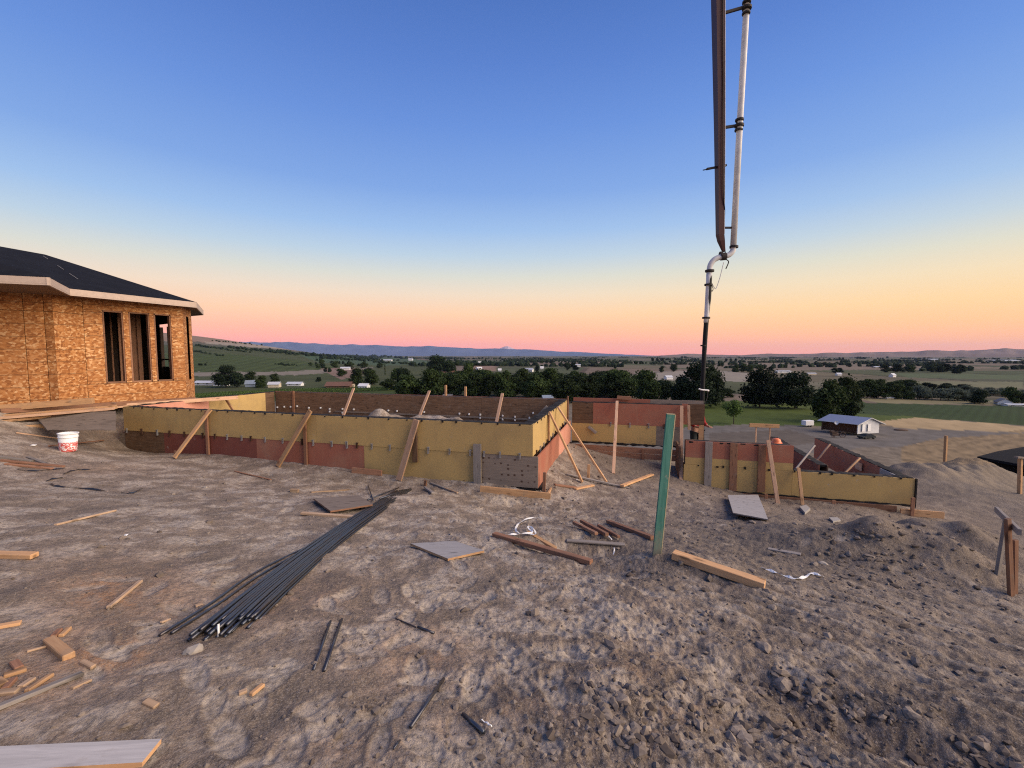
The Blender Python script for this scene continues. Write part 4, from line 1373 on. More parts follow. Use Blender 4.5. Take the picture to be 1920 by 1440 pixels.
def plain_wall(a, b, parent, cuts=None):
    L = (b - a).length
    xs = [0]
    while xs[-1] + 1.22 < L - 0.15:
        xs.append(xs[-1] + 1.22)
    xs.append(L)
    for i in range(len(xs) - 1):
        wall_piece('sheathing_sheet', a, b, xs[i], xs[i + 1], hz0 - 0.12, hz0 + 2.32, 'osb', parent)
        wall_piece('sheathing_sheet', a, b, xs[i], xs[i + 1], hz0 + 2.32, hz1, 'osb', parent)


for a, b in ((p0, p1), (p1, p1b), (p1b, p2), (p4, p5)):
    if (a, b) == (p4, p5):
        continue
    plain_wall(a, b, house)
# window wall: openings between the sheets
d = (p3 - p2).normalized(); nw = d.cross(ez); L = (p3 - p2).length
wps = [[hit(q, 650, p2, nw) for q in pr] for pr in ((196, 234), (245, 283), (292, 323))]
ops = [((a - p2).dot(d), (b - p2).dot(d)) for a, b in wps]
zw1 = hit(215, 583, p2, nw).z; zw0 = hit(215, 718, p2, nw).z
wall_piece('sheathing_sheet', p2, p3, 0.0, L, hz0 - 0.12, zw0, 'osb', house)
wall_piece('sheathing_sheet', p2, p3, 0.0, L, zw1, hz1, 'osb', house)
xs = [0.0] + [q for o_ in ops for q in o_] + [L]
for i in range(0, len(xs), 2):
    wall_piece('sheathing_sheet', p2, p3, xs[i], xs[i + 1], zw0, zw1, 'osb', house)
for (a, b) in ops:                       # rough framing of each opening
    fr = None
    for k, (s0, s1, z0, z1) in enumerate(((a - 0.002, a + 0.03, zw0, zw1), (b - 0.03, b + 0.002, zw0, zw1), (a, b, zw0 - 0.002, zw0 + 0.035), (a, b, zw1 - 0.035, zw1 + 0.002))):
        o = p2 + d * s0 - nw * 0.155; o.z = z0
        pc = slab('window_frame' if k == 0 else 'jamb', o, d, nw, ez, s1 - s0, 0.14, z1 - z0, 'lumber_red', fr or house)
        if k == 0: fr = pc
# far side turned from us, with its own narrow opening
L4 = (p4 - p3).length
wall_piece('sheathing_sheet', p3, p4, 0, 0.38, hz0 - 0.12, hz1, 'osb', house)
wall_piece('sheathing_sheet', p3, p4, 0.72, L4, hz0 - 0.12, hz1, 'osb', house)
wall_piece('sheathing_sheet', p3, p4, 0.38, 0.72, hz0 - 0.12, zw0, 'osb', house)
wall_piece('sheathing_sheet', p3, p4, 0.38, 0.72, zw1, hz1, 'osb', house)
# back walls: one wide opening lets the valley show through the third window
dd = (p5 - p4).normalized(); L5 = (p5 - p4).length
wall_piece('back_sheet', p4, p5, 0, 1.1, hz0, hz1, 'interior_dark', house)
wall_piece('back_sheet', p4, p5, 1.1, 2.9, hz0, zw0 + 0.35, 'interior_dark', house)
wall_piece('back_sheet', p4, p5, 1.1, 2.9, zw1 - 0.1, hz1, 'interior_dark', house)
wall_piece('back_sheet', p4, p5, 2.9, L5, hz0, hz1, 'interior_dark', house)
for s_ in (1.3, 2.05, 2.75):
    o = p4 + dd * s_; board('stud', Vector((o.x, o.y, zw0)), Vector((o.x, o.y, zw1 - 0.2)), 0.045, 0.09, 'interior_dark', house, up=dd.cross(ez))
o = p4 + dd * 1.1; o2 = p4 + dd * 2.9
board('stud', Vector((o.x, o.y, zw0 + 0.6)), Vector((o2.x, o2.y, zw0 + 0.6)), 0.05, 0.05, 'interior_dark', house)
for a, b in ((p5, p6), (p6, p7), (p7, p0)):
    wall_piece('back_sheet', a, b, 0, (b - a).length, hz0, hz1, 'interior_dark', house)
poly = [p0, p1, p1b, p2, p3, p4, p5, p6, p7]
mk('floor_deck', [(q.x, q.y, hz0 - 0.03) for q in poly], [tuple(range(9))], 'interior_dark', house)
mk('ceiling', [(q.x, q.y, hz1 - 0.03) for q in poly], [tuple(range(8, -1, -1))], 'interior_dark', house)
# partition studs seen through the windows
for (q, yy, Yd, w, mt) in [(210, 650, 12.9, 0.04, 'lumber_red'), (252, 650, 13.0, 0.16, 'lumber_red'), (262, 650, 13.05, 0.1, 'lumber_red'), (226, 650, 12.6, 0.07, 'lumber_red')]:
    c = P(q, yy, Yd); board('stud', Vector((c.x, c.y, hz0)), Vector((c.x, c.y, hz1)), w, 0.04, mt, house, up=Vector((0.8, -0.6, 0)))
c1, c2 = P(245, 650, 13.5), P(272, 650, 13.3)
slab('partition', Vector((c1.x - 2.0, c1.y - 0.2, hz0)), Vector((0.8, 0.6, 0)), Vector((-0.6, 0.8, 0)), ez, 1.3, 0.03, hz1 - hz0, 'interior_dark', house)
# foundation stem
# eaves, soffit and roof
ze0, ze1 = Zd(-1.42), Zd(-1.585)
ev = [at_z(-420, 524, ze0), at_z(0, 531, ze0), at_z(93, 535, ze0), at_z(132, 554, ze0), at_z(369, 577, ze0), at_z(382, 591, ze0)]
ev += [Vector((-14.5, 17.3, ze0)), Vector((-20, 17.3, ze0)), Vector((-20, 7.0, ze0))]
R1 = Vector((*(P(84, 477, 13.6)[:2]), P(84, 477, 13.6).z))
R2 = Vector((-16.0, 10.2, R1.z + 0.12))
R3 = Vector((-17.2, 13.2, R1.z + 0.1))
roof = None
ps = [Vector((q.x, q.y, ze1)) for q in ev] + [R1, R2, R3]
ri = {'R1': 9, 'R2': 10, 'R3': 11}
fcs = [(8, 0, 10), (0, 1, 10), (1, 2, 10), (2, 3, 10), (3, 9, 10), (3, 4, 9), (4, 5, 9), (5, 6, 9), (6, 11, 9), (6, 7, 11), (7, 8, 11), (8, 10, 11), (9, 11, 10)]
bm = bmesh.new()
bv_ = [bm.verts.new(q) for q in ps]
for f in fcs:
    bm.faces.new([bv_[k] for k in f])
bmesh.ops.recalc_face_normals(bm, faces=bm.faces[:])
me = bpy.data.meshes.new('roof'); bm.to_mesh(me); bm.free(); me.materials.append(MATS['shingle'])
roof = mk('roof', None, None, None, house, data=me)
for i in range(len(ev)):
    a, b = ev[i], ev[(i + 1) % len(ev)]
    x = (b - a).normalized(); n_ = x.cross(ez)
    slab('fascia_board', Vector((a.x, a.y, ze0)) - n_ * 0.04, x, n_, ez, (b - a).length, 0.038, ze1 - ze0 - 0.004, 'fascia', roof)
mk('soffit', [(q.x, q.y, ze0 + 0.03) for q in ev], [tuple(range(len(ev) - 1, -1, -1))], 'soffit', house)
# chalk line snapped across the shingles
a, b = at_z(78, 482, R1.z - 0.1), at_z(150, 526, ze1 + 0.5)


def on_tri(px, py, A, B, C_):
    n_ = (B - A).cross(C_ - A); return hit(px, py, A, n_)


a, b = on_tri(80, 480, ps[3], ps[4], R1), on_tri(146, 524, ps[3], ps[4], R1)
nn = (ps[4] - ps[3]).cross(R1 - ps[3]).normalized(); nn = nn if nn.z > 0 else -nn
for t0, t1 in ((0.02, 0.16), (0.45, 0.62), (0.78, 1.0)):
    board('chalk_mark', a.lerp(b, t0) + nn * 0.012, a.lerp(b, t1) + nn * 0.012, 0.009, 0.006, 'concrete', roof, up=nn, bev=0)

# lumber stacked along the house: every board its own
lr = random.Random(9)
LUM = [((0, 762), (175, 748), 'lumber', 0.14), ((0, 768), (365, 745), 'lumber_red', 0.10), ((-60, 778), (445, 742), 'lumber_pink', 0.10), ((-40, 782), (218, 760), 'lumber', 0.09), ((-60, 789), (200, 766), 'lumber_red', 0.09),
       ((-60, 786), (214, 763), 'lumber_pink', 0.05), ((-60, 793), (150, 772), 'lumber', 0.05), ((-60, 796), (70, 781), 'lumber_red', 0.10), ((-60, 801), (78, 790), 'lumber_grey', 0.09), ((-60, 808), (80, 796), 'lumber', 0.10)]
names = ['thick orange beam topmost in the lumber pile by the house', 'long red board just below the chipboard wall', 'longest pale board of the lumber pile, reaching the forms', 'orange board in the middle of the lumber pile', 'red board under the middle of the lumber pile',
         'thin pale board above the weathered plywood sheet', 'thin orange board tucked behind the weathered plywood sheet',
         'red board sticking out at the left of the lumber pile', 'grey board near the bottom of the lumber pile', 'lowest orange board of the lumber pile']
for k, ((ax, ay), (bx_, by_), mt, w) in enumerate(LUM):
    Ya = 9.6 - 0.12 * k; Yb = (10.2 if bx_ < 100 else 10.4 if bx_ < 230 else 11.6) - 0.06 * k
    if k == 2: Yb = 13.2
    if k == 1: Yb = 12.6
    if k == 0: Yb = 10.3
    o = board('lumber_board', P(ax, ay + 3, Ya), P(bx_, by_ + 3, Yb), 0.14, w, mt)
    tag(o, names[k], 'board', 'lumber stacked along the house')
s0 = P(62, 774, 9.9); s1 = P(217, 771, 9.9); s2 = P(88, 805, 9.0); s3 = P(217, 806, 9.0)
th_ = Vector((0, -0.3, -1)) * 0.015
mk_v = [s0, s1, s3, s2]; mk_v = mk_v + [q + th_ for q in mk_v]
o = mk('plywood_sheet', mk_v, [(3, 2, 1, 0), (4, 5, 6, 7), (0, 1, 5, 4), (1, 2, 6, 5), (2, 3, 7, 6), (3, 0, 4, 7)], 'ply_old')
tag(o, 'weathered plywood sheet sloping off the lumber pile beside the bucket', 'plywood')
a = G(30, 814, 0.02)
for k, (q0, q1, mt, lab) in enumerate([((30, 813), (112, 824), 'lumber_pink', 'thin pale stick lying left of the bucket'), ((92, 838), (195, 827), 'lumber_red', 'dark red stick lying behind the bucket')]):
    o = board('thin_stick', G(*q0, 0.02), G(*q1, 0.02), 0.03, 0.025, mt); tag(o, lab, 'stick')
# bucket with a red print
bk = thing('bucket', 'white plastic bucket with worn red print near the lumber pile', 'bucket', G(128, 846, 0))
bl = WM[bk].translation
hB = 0.37


def bucket_mat():
    m, n, l, b = base_mat('bucket_print', 0.5, 0.4)
    t = n.new('ShaderNodeTexCoord'); s = n.new('ShaderNodeSeparateXYZ'); l.new(t.outputs['Object'], s.inputs[0])
    f = noise(n, l, 22, 3, t.outputs['Object'], 0.6, 1.5)
    red = mrange(n, l, f, 0.43, 0.50)
    band = mrange(n, l, s.outputs[2], 0.19, 0.205, 1.0, 0.0)
    k = n.new('ShaderNodeMath'); k.operation = 'MULTIPLY'; l.new(red, k.inputs[0]); l.new(band, k.inputs[1])
    c = mixc(n, l, k.outputs[0], (0.75, 0.75, 0.73), (0.52, 0.09, 0.075))
    l.new(c, b.inputs['Base Color'])


bucket_mat()
tilt = Matrix.Translation(bl + Vector((0, 0, 0.005))) @ Matrix.Rotation(0.06, 4, 'Y')
lathe('pail', None, [(0.0, 0.0), (0.128, 0.0), (0.132, 0.02), (0.150, hB), (0.142, hB), (0.125, 0.03), (0.0, 0.03)], 'bucket_print', bk, 28, tilt)
lathe('rim', None, [(0.150, hB - 0.012), (0.160, hB - 0.010), (0.160, hB + 0.004), (0.143, hB + 0.004)], 'white_plastic', bk, 28, tilt)
lathe('rib_ring', None, [(0.146, hB - 0.085), (0.157, hB - 0.08), (0.157, hB - 0.07), (0.147, hB - 0.065)], 'white_plastic', bk, 28, tilt)

# ------------------------------------------------------------------ concrete pump boom, hanging in from above
YB = 12.7
boom = thing('pump_boom', 'dark red concrete pump boom with a white pipe and hanging hose', 'pump boom', (*P(1316, 760, YB)[:2], Zd(2.9)))
B_ = lambda px, py, dy=0.0: P(px, py, YB + dy)


def tapered_beam(name, pts, mat, parent):
    """pts: (px, py, half width in m across, half depth)"""
    vs_, fs = [], []
    for (q, yy, w, dp) in pts:
        c = B_(q, yy)
        for sx_, sy_ in ((-1, -1), (1, -1), (1, 1), (-1, 1)):
            vs_.append((c.x + sx_ * w, c.y + sy_ * dp, c.z))
    for i in range(len(pts) - 1):
        for k in range(4):
            fs.append((i * 4 + k, i * 4 + (k + 1) % 4, i * 4 + 4 + (k + 1) % 4, i * 4 + 4 + k))
    fs.append((3, 2, 1, 0)); m_ = (len(pts) - 1) * 4; fs.append((m_, m_ + 1, m_ + 2, m_ + 3))
    return mk(name, vs_, fs, mat, parent)


arm = tapered_beam('boom_arm', [(1344, -420, 0.135, 0.17), (1346, 0, 0.118, 0.16), (1349, 240, 0.098, 0.13), (1350, 440, 0.078, 0.10), (1352, 452, 0.07, 0.09), (1357, 472, 0.03, 0.04)], 'boom_red', boom)
a1 = tapered_beam('edge_flange', [(1353.6, -420, 0.007, 0.176), (1354.6, 0, 0.007, 0.166), (1355.6, 240, 0.007, 0.136), (1355.3, 440, 0.006, 0.106)], 'boom_pipe', arm)
pipe = tube('delivery_pipe', [B_(1425, -420, 0.1), B_(1400, 8, 0.05), B_(1387, 235, 0.02), B_(1375, 461, 0)], 0.083, 'boom_pipe', boom, 14)
tube('cable', smooth_pts([B_(1356.5, -300, -0.2), B_(1355, 30, -0.18), B_(1356, 150, -0.16), B_(1355.5, 262, -0.16), B_(1356, 360, -0.14), B_(1359, 395, -0.1), B_(1357, 430, -0.06), B_(1360, 476, -0.03)]), 0.014, 'rubber_black', boom, 6)


def ring(q, yy, r_, h, parent, dirv, mat='clamp_dark'):
    c = B_(q, yy); d_ = Vector(dirv).normalized() * h / 2
    return tube('clamp', [c - d_, c + d_], r_, mat, parent, 14, smooth=False)


pd = B_(1387, 235) - B_(1375, 461)
for (q, yy, r_, h) in [(1400, 4, 0.115, 0.05), (1400.5, 15, 0.125, 0.06), (1399, 25, 0.11, 0.04), (1386.5, 225, 0.115, 0.05), (1386, 235.5, 0.125, 0.06), (1385, 244, 0.11, 0.04), (1376, 463, 0.118, 0.06)]:
    ring(q, yy, r_, h, pipe, pd)
for (x0, y0, x1, y1) in [(1352, 26, 1394, 14), (1352, 240, 1379, 236), (1352, 427, 1382, 427)]:
    br = board('bracket', B_(x0, y0, 0.0), B_(x1, y1, 0.02), 0.06, 0.07 if y0 < 400 else 0.05, 'clamp_dark', boom)
    if y0 < 400:
        for dy_ in (-9, 8):
            board('fork', B_(x1 - 1, y1, 0.02), B_(x1 + 5, y1 + dy_, 0.02), 0.05, 0.03, 'clamp_dark', br)
board('bracket', B_(1325, 317), B_(1362, 310), 0.07, 0.05, 'clamp_dark', boom)
tube('bolt', [B_(1318, 319), B_(1328, 317)], 0.015, 'clamp_dark', boom, 6)
# S-bend and end hose
elbow = tube('elbow', smooth_pts([B_(1375, 463), B_(1374, 470), B_(1368, 477), B_(1358, 481), B_(1347, 483), B_(1338, 488), B_(1332, 497), B_(1330, 508)], 5), 0.078, 'boom_pipe', boom, 14)
ring(1356, 481, 0.11, 0.14, elbow, Vector((1, 0, 0.1)))
ring(1352, 478, 0.10, 0.06, elbow, Vector((1, 0, 0.1)))
ring(1330.5, 508, 0.125, 0.06, elbow, ez)
hd = B_(1330, 508) - B_(1317, 740)
hose = tube('end_hose', smooth_pts([B_(1330, 508), B_(1328, 560), B_(1323, 620), B_(1319.5, 680), B_(1317, 740), B_(1316.5, 790), B_(1316.5, 838)], 4), [0.078] * 5 + [0.066] * 6 + [0.062] * 14, 'rubber_black', boom, 12)
tube('reducer', [B_(1330, 511), B_(1328.6, 532), B_(1325, 594), B_(1323.5, 605)], [0.081, 0.074, 0.070, 0.069], 'boom_pipe', boom, 14)
ring(1328.5, 534, 0.115, 0.05, hose, hd); ring(1324, 596, 0.11, 0.05, hose, hd); ring(1319, 648, 0.085, 0.04, hose, hd)
tube('safety_cable', smooth_pts([B_(1357, 492), B_(1350, 520), B_(1344, 538), B_(1341, 541), B_(1337, 535), B_(1333, 530)]), 0.012, 'boom_pipe', boom, 6)
tube('cable_loop', smooth_pts([B_(1333, 532), B_(1337, 541), B_(1335, 546), B_(1332, 540), B_(1333, 532)]), 0.012, 'clamp_dark', boom, 6)
tube('loose_end', smooth_pts([B_(1357, 484), B_(1364, 488), B_(1366, 492), B_(1361, 504)]), 0.016, 'clamp_dark', boom, 6)
tube('strap', smooth_pts([B_(1310, 729, -0.08), B_(1316, 731, -0.1), B_(1328, 732, -0.06), B_(1327, 734, 0.0)]), 0.022, 'white_plastic', boom, 6)
tube('guide_rope', smooth_pts([B_(1327, 734, -0.05), B_(1326, 745, -0.08), B_(1321, 757, -0.08)]), 0.012, 'clamp_dark', boom, 6)


# ------------------------------------------------------------------ workers, mostly hidden behind the forms
def skin_mesh(name, verts, edges, radii, mat, parent, M, sub=2, root=0):
    me = bpy.data.meshes.new(name)
    me.from_pydata(verts, edges, [])
    me.materials.append(MATS[mat])
    o = bpy.data.objects.new(name, me); COL.objects.link(o)
    o.parent = parent; o.matrix_basis = WM[parent].inverted() @ M; WM[o] = M
    s = o.modifiers.new('skin', 'SKIN'); s.use_smooth_shade = True
    for i, r_ in enumerate(radii):
        o.data.skin_vertices[0].data[i].radius = r_ if isinstance(r_, tuple) else (r_, r_)
    o.data.skin_vertices[0].data[root].use_root = True
    sd = o.modifiers.new('sub', 'SUBSURF'); sd.levels = sub; sd.render_levels = sub
    return o


def worker(label, loc, rz, H, hat, top_mat, hat_mat):
    w = thing('person', label, 'person', loc)
    M = Matrix.Translation(Vector(loc)) @ Matrix.Rotation(rz, 4, 'Z') @ Matrix.Scale(H / 1.75, 4)
    # facing -Y; pelvis first
    v = [(0, 0, 0.95), (0, 0, 1.12), (0, -0.01, 1.32), (0, 0, 1.46), (0, -0.01, 1.54), (0, -0.02, 1.62), (0, -0.015, 1.70)]
    r_ = [(0.15, 0.10), (0.14, 0.10), (0.17, 0.11), 0.06, 0.062, (0.074, 0.09), (0.06, 0.07)]
    e = [(0, 1), (1, 2), (2, 3), (3, 4), (4, 5), (5, 6)]
    for sgn in (-1, 1):
        b0 = len(v)
        v += [(0.19 * sgn, 0, 1.40), (0.24 * sgn, -0.02, 1.14), (0.20 * sgn, -0.22, 1.06), (0.17 * sgn, -0.31, 1.06)]
        r_ += [0.06, 0.046, 0.034, 0.036]
        e += [(2, b0), (b0, b0 + 1), (b0 + 1, b0 + 2), (b0 + 2, b0 + 3)]
        for k in range(4):
            x = (0.17 + (k - 1.5) * 0.02) * sgn
            c0 = len(v); v += [(x, -0.37, 1.055 + 0.004 * k), (x * 0.98, -0.41, 1.035)]; r_ += [0.010, 0.009]; e += [(b0 + 3, c0), (c0, c0 + 1)]
        c0 = len(v); v += [(0.13 * sgn, -0.33, 1.08), (0.115 * sgn, -0.37, 1.075)]; r_ += [0.012, 0.010]; e += [(b0 + 3, c0), (c0, c0 + 1)]
        b1 = len(v)
        v += [(0.10 * sgn, 0, 0.86), (0.11 * sgn, -0.02, 0.50), (0.11 * sgn, 0.02, 0.09), (0.115 * sgn, -0.14, 0.04)]
        r_ += [0.09, 0.062, 0.045, 0.04]
        e += [(0, b1), (b1, b1 + 1), (b1 + 1, b1 + 2), (b1 + 2, b1 + 3)]
    body = skin_mesh('body', v, e, r_, 'skin', w, M)
    for (x, y, z, s_) in ((-0.03, -0.098, 1.635, 0.011), (0.03, -0.098, 1.635, 0.011)):
        mk('eye', None, None, None, body, M @ Matrix.Translation((x, y, z)), data=box_mesh(s_ * 2, s_, s_, 'hair', 0.003))
    skin_mesh('shirt', [(0, 0, 0.98), (0, 0, 1.14), (0, -0.01, 1.32), (0, 0, 1.44), (0.19, 0, 1.40), (0.24, -0.02, 1.14), (0.205, -0.19, 1.07), (-0.19, 0, 1.40), (-0.24, -0.02, 1.14), (-0.205, -0.19, 1.07)],
              [(0, 1), (1, 2), (2, 3), (2, 4), (4, 5), (5, 6), (2, 7), (7, 8), (8, 9)],
              [(0.175, 0.125), (0.165, 0.125), (0.19, 0.13), 0.085, 0.08, 0.064, 0.052, 0.08, 0.064, 0.052], top_mat, w, M)
    skin_mesh('trousers', [(0, 0, 0.98), (0.10, 0, 0.86), (0.11, -0.02, 0.50), (0.11, 0.02, 0.12), (-0.10, 0, 0.86), (-0.11, -0.02, 0.50), (-0.11, 0.02, 0.12)],
              [(0, 1), (1, 2), (2, 3), (0, 4), (4, 5), (5, 6)], [(0.17, 0.12), 0.105, 0.082, 0.07, 0.105, 0.082, 0.07], 'cloth_dark', w, M)
    if hat == 'hard':
        lathe('hard_hat', None, [(0.165, 1.665), (0.150, 1.675), (0.128, 1.68), (0.122, 1.73), (0.10, 1.775), (0.06, 1.80), (0.0, 1.81)], hat_mat, w, 24, M @ Matrix.Translation((0, -0.015, 0)))
    else:
        lathe('cap', None, [(0.112, 1.655), (0.114, 1.69), (0.10, 1.735), (0.06, 1.765), (0.0, 1.775)], hat_mat, w, 20, M @ Matrix.Translation((0, -0.015, 0)))
    return w


c = P(1307, 752, 12.35)
worker('worker in red and dark clothes and grey cap behind the corner, under the hose', (c.x, c.y, c.z - 1.775), R(20), 1.75, 'cap', 'cloth_red', 'cloth_grey')
c = P(1456, 821, 13.0)
worker('worker in an orange hard hat hidden behind the stepped red panel', (c.x, c.y, c.z - 1.81), R(-30), 1.75, 'hard', 'cloth_grey', 'orange_hat')

# ------------------------------------------------------------------ rebar bundle
rb = random.Random(12)
bundle = thing('rebar_bundle', 'bundle of long dark steel rebar lying towards the yellow wall', 'rebar', G(430, 1190, 0))
near_c, far_c = [(358, 1196), (478, 1180)], [(735, 924), (774, 919)]
mids = [(462, 1112), (556, 1100)], [(560, 1040), (634, 1028)], [(648, 980), (704, 972)]
def rebar_line(f, lift, jit, n0=0.0):
    pts = []
    for (a, b) in (near_c, *mids, far_c):
        q = a[0] + (b[0] - a[0]) * f; yy = a[1] + (b[1] - a[1]) * f
        pts.append((q, yy))
    out = []
    for k, (q, yy) in enumerate(pts):
        g = G(q, yy)
        out.append(Vector((g.x, g.y, g.z + lift * (1.0 if k < 4 else 0.6))) + Vector((rb.uniform(-1, 1), 0, 0)) * jit * (0.6 if k in (1, 2) else 1))
    a0 = out[0]; out[0] = a0 + (a0 - out[1]).normalized() * n0
    return smooth_pts(out, 4)


rad = 0.0105
NB = 36
for k in range(NB):
    layer = k % 3
    f = (k + rb.uniform(0, 1)) / NB
    f = 0.5 + (f - 0.5) * (1 - 0.10 * layer)
    tube('rebar', rebar_line(f, rad + layer * rad * 1.9, 0.012, rb.uniform(-0.16, 0.10)), rad, 'rebar', bundle, 6)
for (e0, e1_) in [((300, 1194), (500, 1066)), ((322, 1190), (512, 1068))]:
    pts = [G(*e0, rad), G((e0[0] + e1_[0]) / 2, (e0[1] + e1_[1]) / 2 + 1, rad), G(*e1_, rad * 2), G(660 + rb.uniform(-8, 8), 985, rad * 3), G(735, 925, rad * 2)]
    tube('rebar', smooth_pts(pts, 4), rad, 'rebar', bundle, 6)
for (x0, y0, x1, y1) in [(700, 942, 690, 912), (712, 938, 770, 918), (690, 940, 748, 916)]:
    tube('rebar', [G(x0, y0, 0.03), G(x1, y1, 0.02)], rad, 'rebar', bundle, 6)
t0 = G(408, 1193, 0.05)
tube('tie_tag', [t0, t0 + Vector((0.012, -0.005, 0.03)), t0 + Vector((0.02, -0.02, -0.035))], 0.007, 'white_plastic', bundle, 6)

# offcuts of rebar
for (a, b, r_, lab) in [((641, 1163), (608, 1260), 0.0085, 'long rebar offcut right of the bundle'), ((620, 1166), (588, 1258), 0.0075, 'half-buried rebar offcut beside the longer one'),
                        ((832, 1275), (770, 1366), 0.0085, 'rebar offcut lying over an orange stain at bottom centre'), ((868, 1342), (907, 1376), 0.0095, 'shortest black rebar stub at bottom centre'),
                        ((783, 1178), (814, 1190), 0.0085, 'dark rod end poking out of the soil'), ((742, 1161), (780, 1177), 0.005, 'thin dark wire half buried in the soil'), ((738, 1406), (750, 1390), 0.004, 'tiny dark nail-like wire near the bottom edge')]:
    p_, q_ = G(*a, r_ * 0.9), G(*b, r_ * 0.9)
    m_ = G((a[0] + b[0]) / 2, (a[1] + b[1]) / 2, r_ * 0.9)
    zz = max(m_.z - (p_.z + q_.z) / 2, 0)
    tag(tube('rebar_offcut', [p_ + ez * zz, q_ + ez * zz], r_, 'rebar', None, 7), lab, 'rebar', 'rebar offcuts on the soil')


# ------------------------------------------------------------------ plywood squares
def sheet(name, pix, th, mat, label, lift=(0.012,) * 4, edge=None, cat='plywood'):
    """pix: four photo pixels round the sheet, seen clockwise; it lies on the ground there"""
    pts = [G(q, yy, lf + th) for (q, yy), lf in zip(pix, lift)]
    A = np.array([[v.x, v.y, 1] for v in pts]); b_ = np.array([v.z for v in pts])
    k, *_ = np.linalg.lstsq(A, b_, rcond=None)
    for v in pts: v.z = k[0] * v.x + k[1] * v.y + k[2]
    c = sum(pts, Vector()) / 4
    n_ = (pts[1] - pts[0]).cross(pts[3] - pts[0]).normalized()
    if n_.z < 0: n_ = -n_
    x = (pts[1] - pts[0]).normalized(); y = n_.cross(x)
    M = frame(c, x, y, n_); inv = M.inverted()
    vs_ = [inv @ v for v in pts]; vs_ = vs_ + [v - Vector((0, 0, th)) for v in vs_]
    o = mk(name, vs_, [(0, 1, 2, 3), (7, 6, 5, 4), (0, 4, 5, 1), (1, 5, 6, 2), (2, 6, 7, 3), (3, 7, 4, 0)], mat, None, M)
    if edge:
        o.data.materials.append(MATS[edge])
        for f in o.data.polygons[2:]: f.material_index = 1
    bm = bmesh.new(); bm.from_mesh(o.data); bmesh.ops.recalc_face_normals(bm, faces=bm.faces[:]); bm.to_mesh(o.data); bm.free()
    return tag(o, label, cat)


sheet('plywood_square', [(770, 1026), (852, 1017), (908, 1040), (840, 1052)], 0.022, 'ply_grey', 'grey plywood square lying flat in the middle of the soil', edge='lumber')
sheet('plywood_square', [(588, 941), (672, 936), (699, 956), (620, 966)], 0.022, 'ply_taupe', 'ridged brown plywood piece tipped against the rebar', lift=(0.03, 0.05, 0.06, 0.04), edge='lumber_red')
sheet('plywood_square', [(1364, 937), (1421, 940), (1440, 978), (1374, 974)], 0.018, 'ply_grey', 'grey plywood square in front of the stepped form', lift=(0.12, 0.12, 0.05, 0.05), edge='ply_taupe')
sheet('plywood_square', [(-140, 1424), (304, 1407), (268, 1452), (-160, 1475)], 0.02, 'ply_grey', 'grey plywood sheet cut off by the bottom left edge', lift=(0.02, 0.03, 0.03, 0.02), edge='lumber')
sheet('concrete_chunk', [(1499, 955), (1511, 951), (1519, 958), (1509, 966)], 0.05, 'concrete', 'pale broken slab piece below the step of the form', cat='rubble')
sheet('concrete_chunk', [(1554, 974), (1570, 973), (1576, 979), (1562, 981)], 0.03, 'concrete', 'small pale slab piece on the spoil heap', cat='rubble')

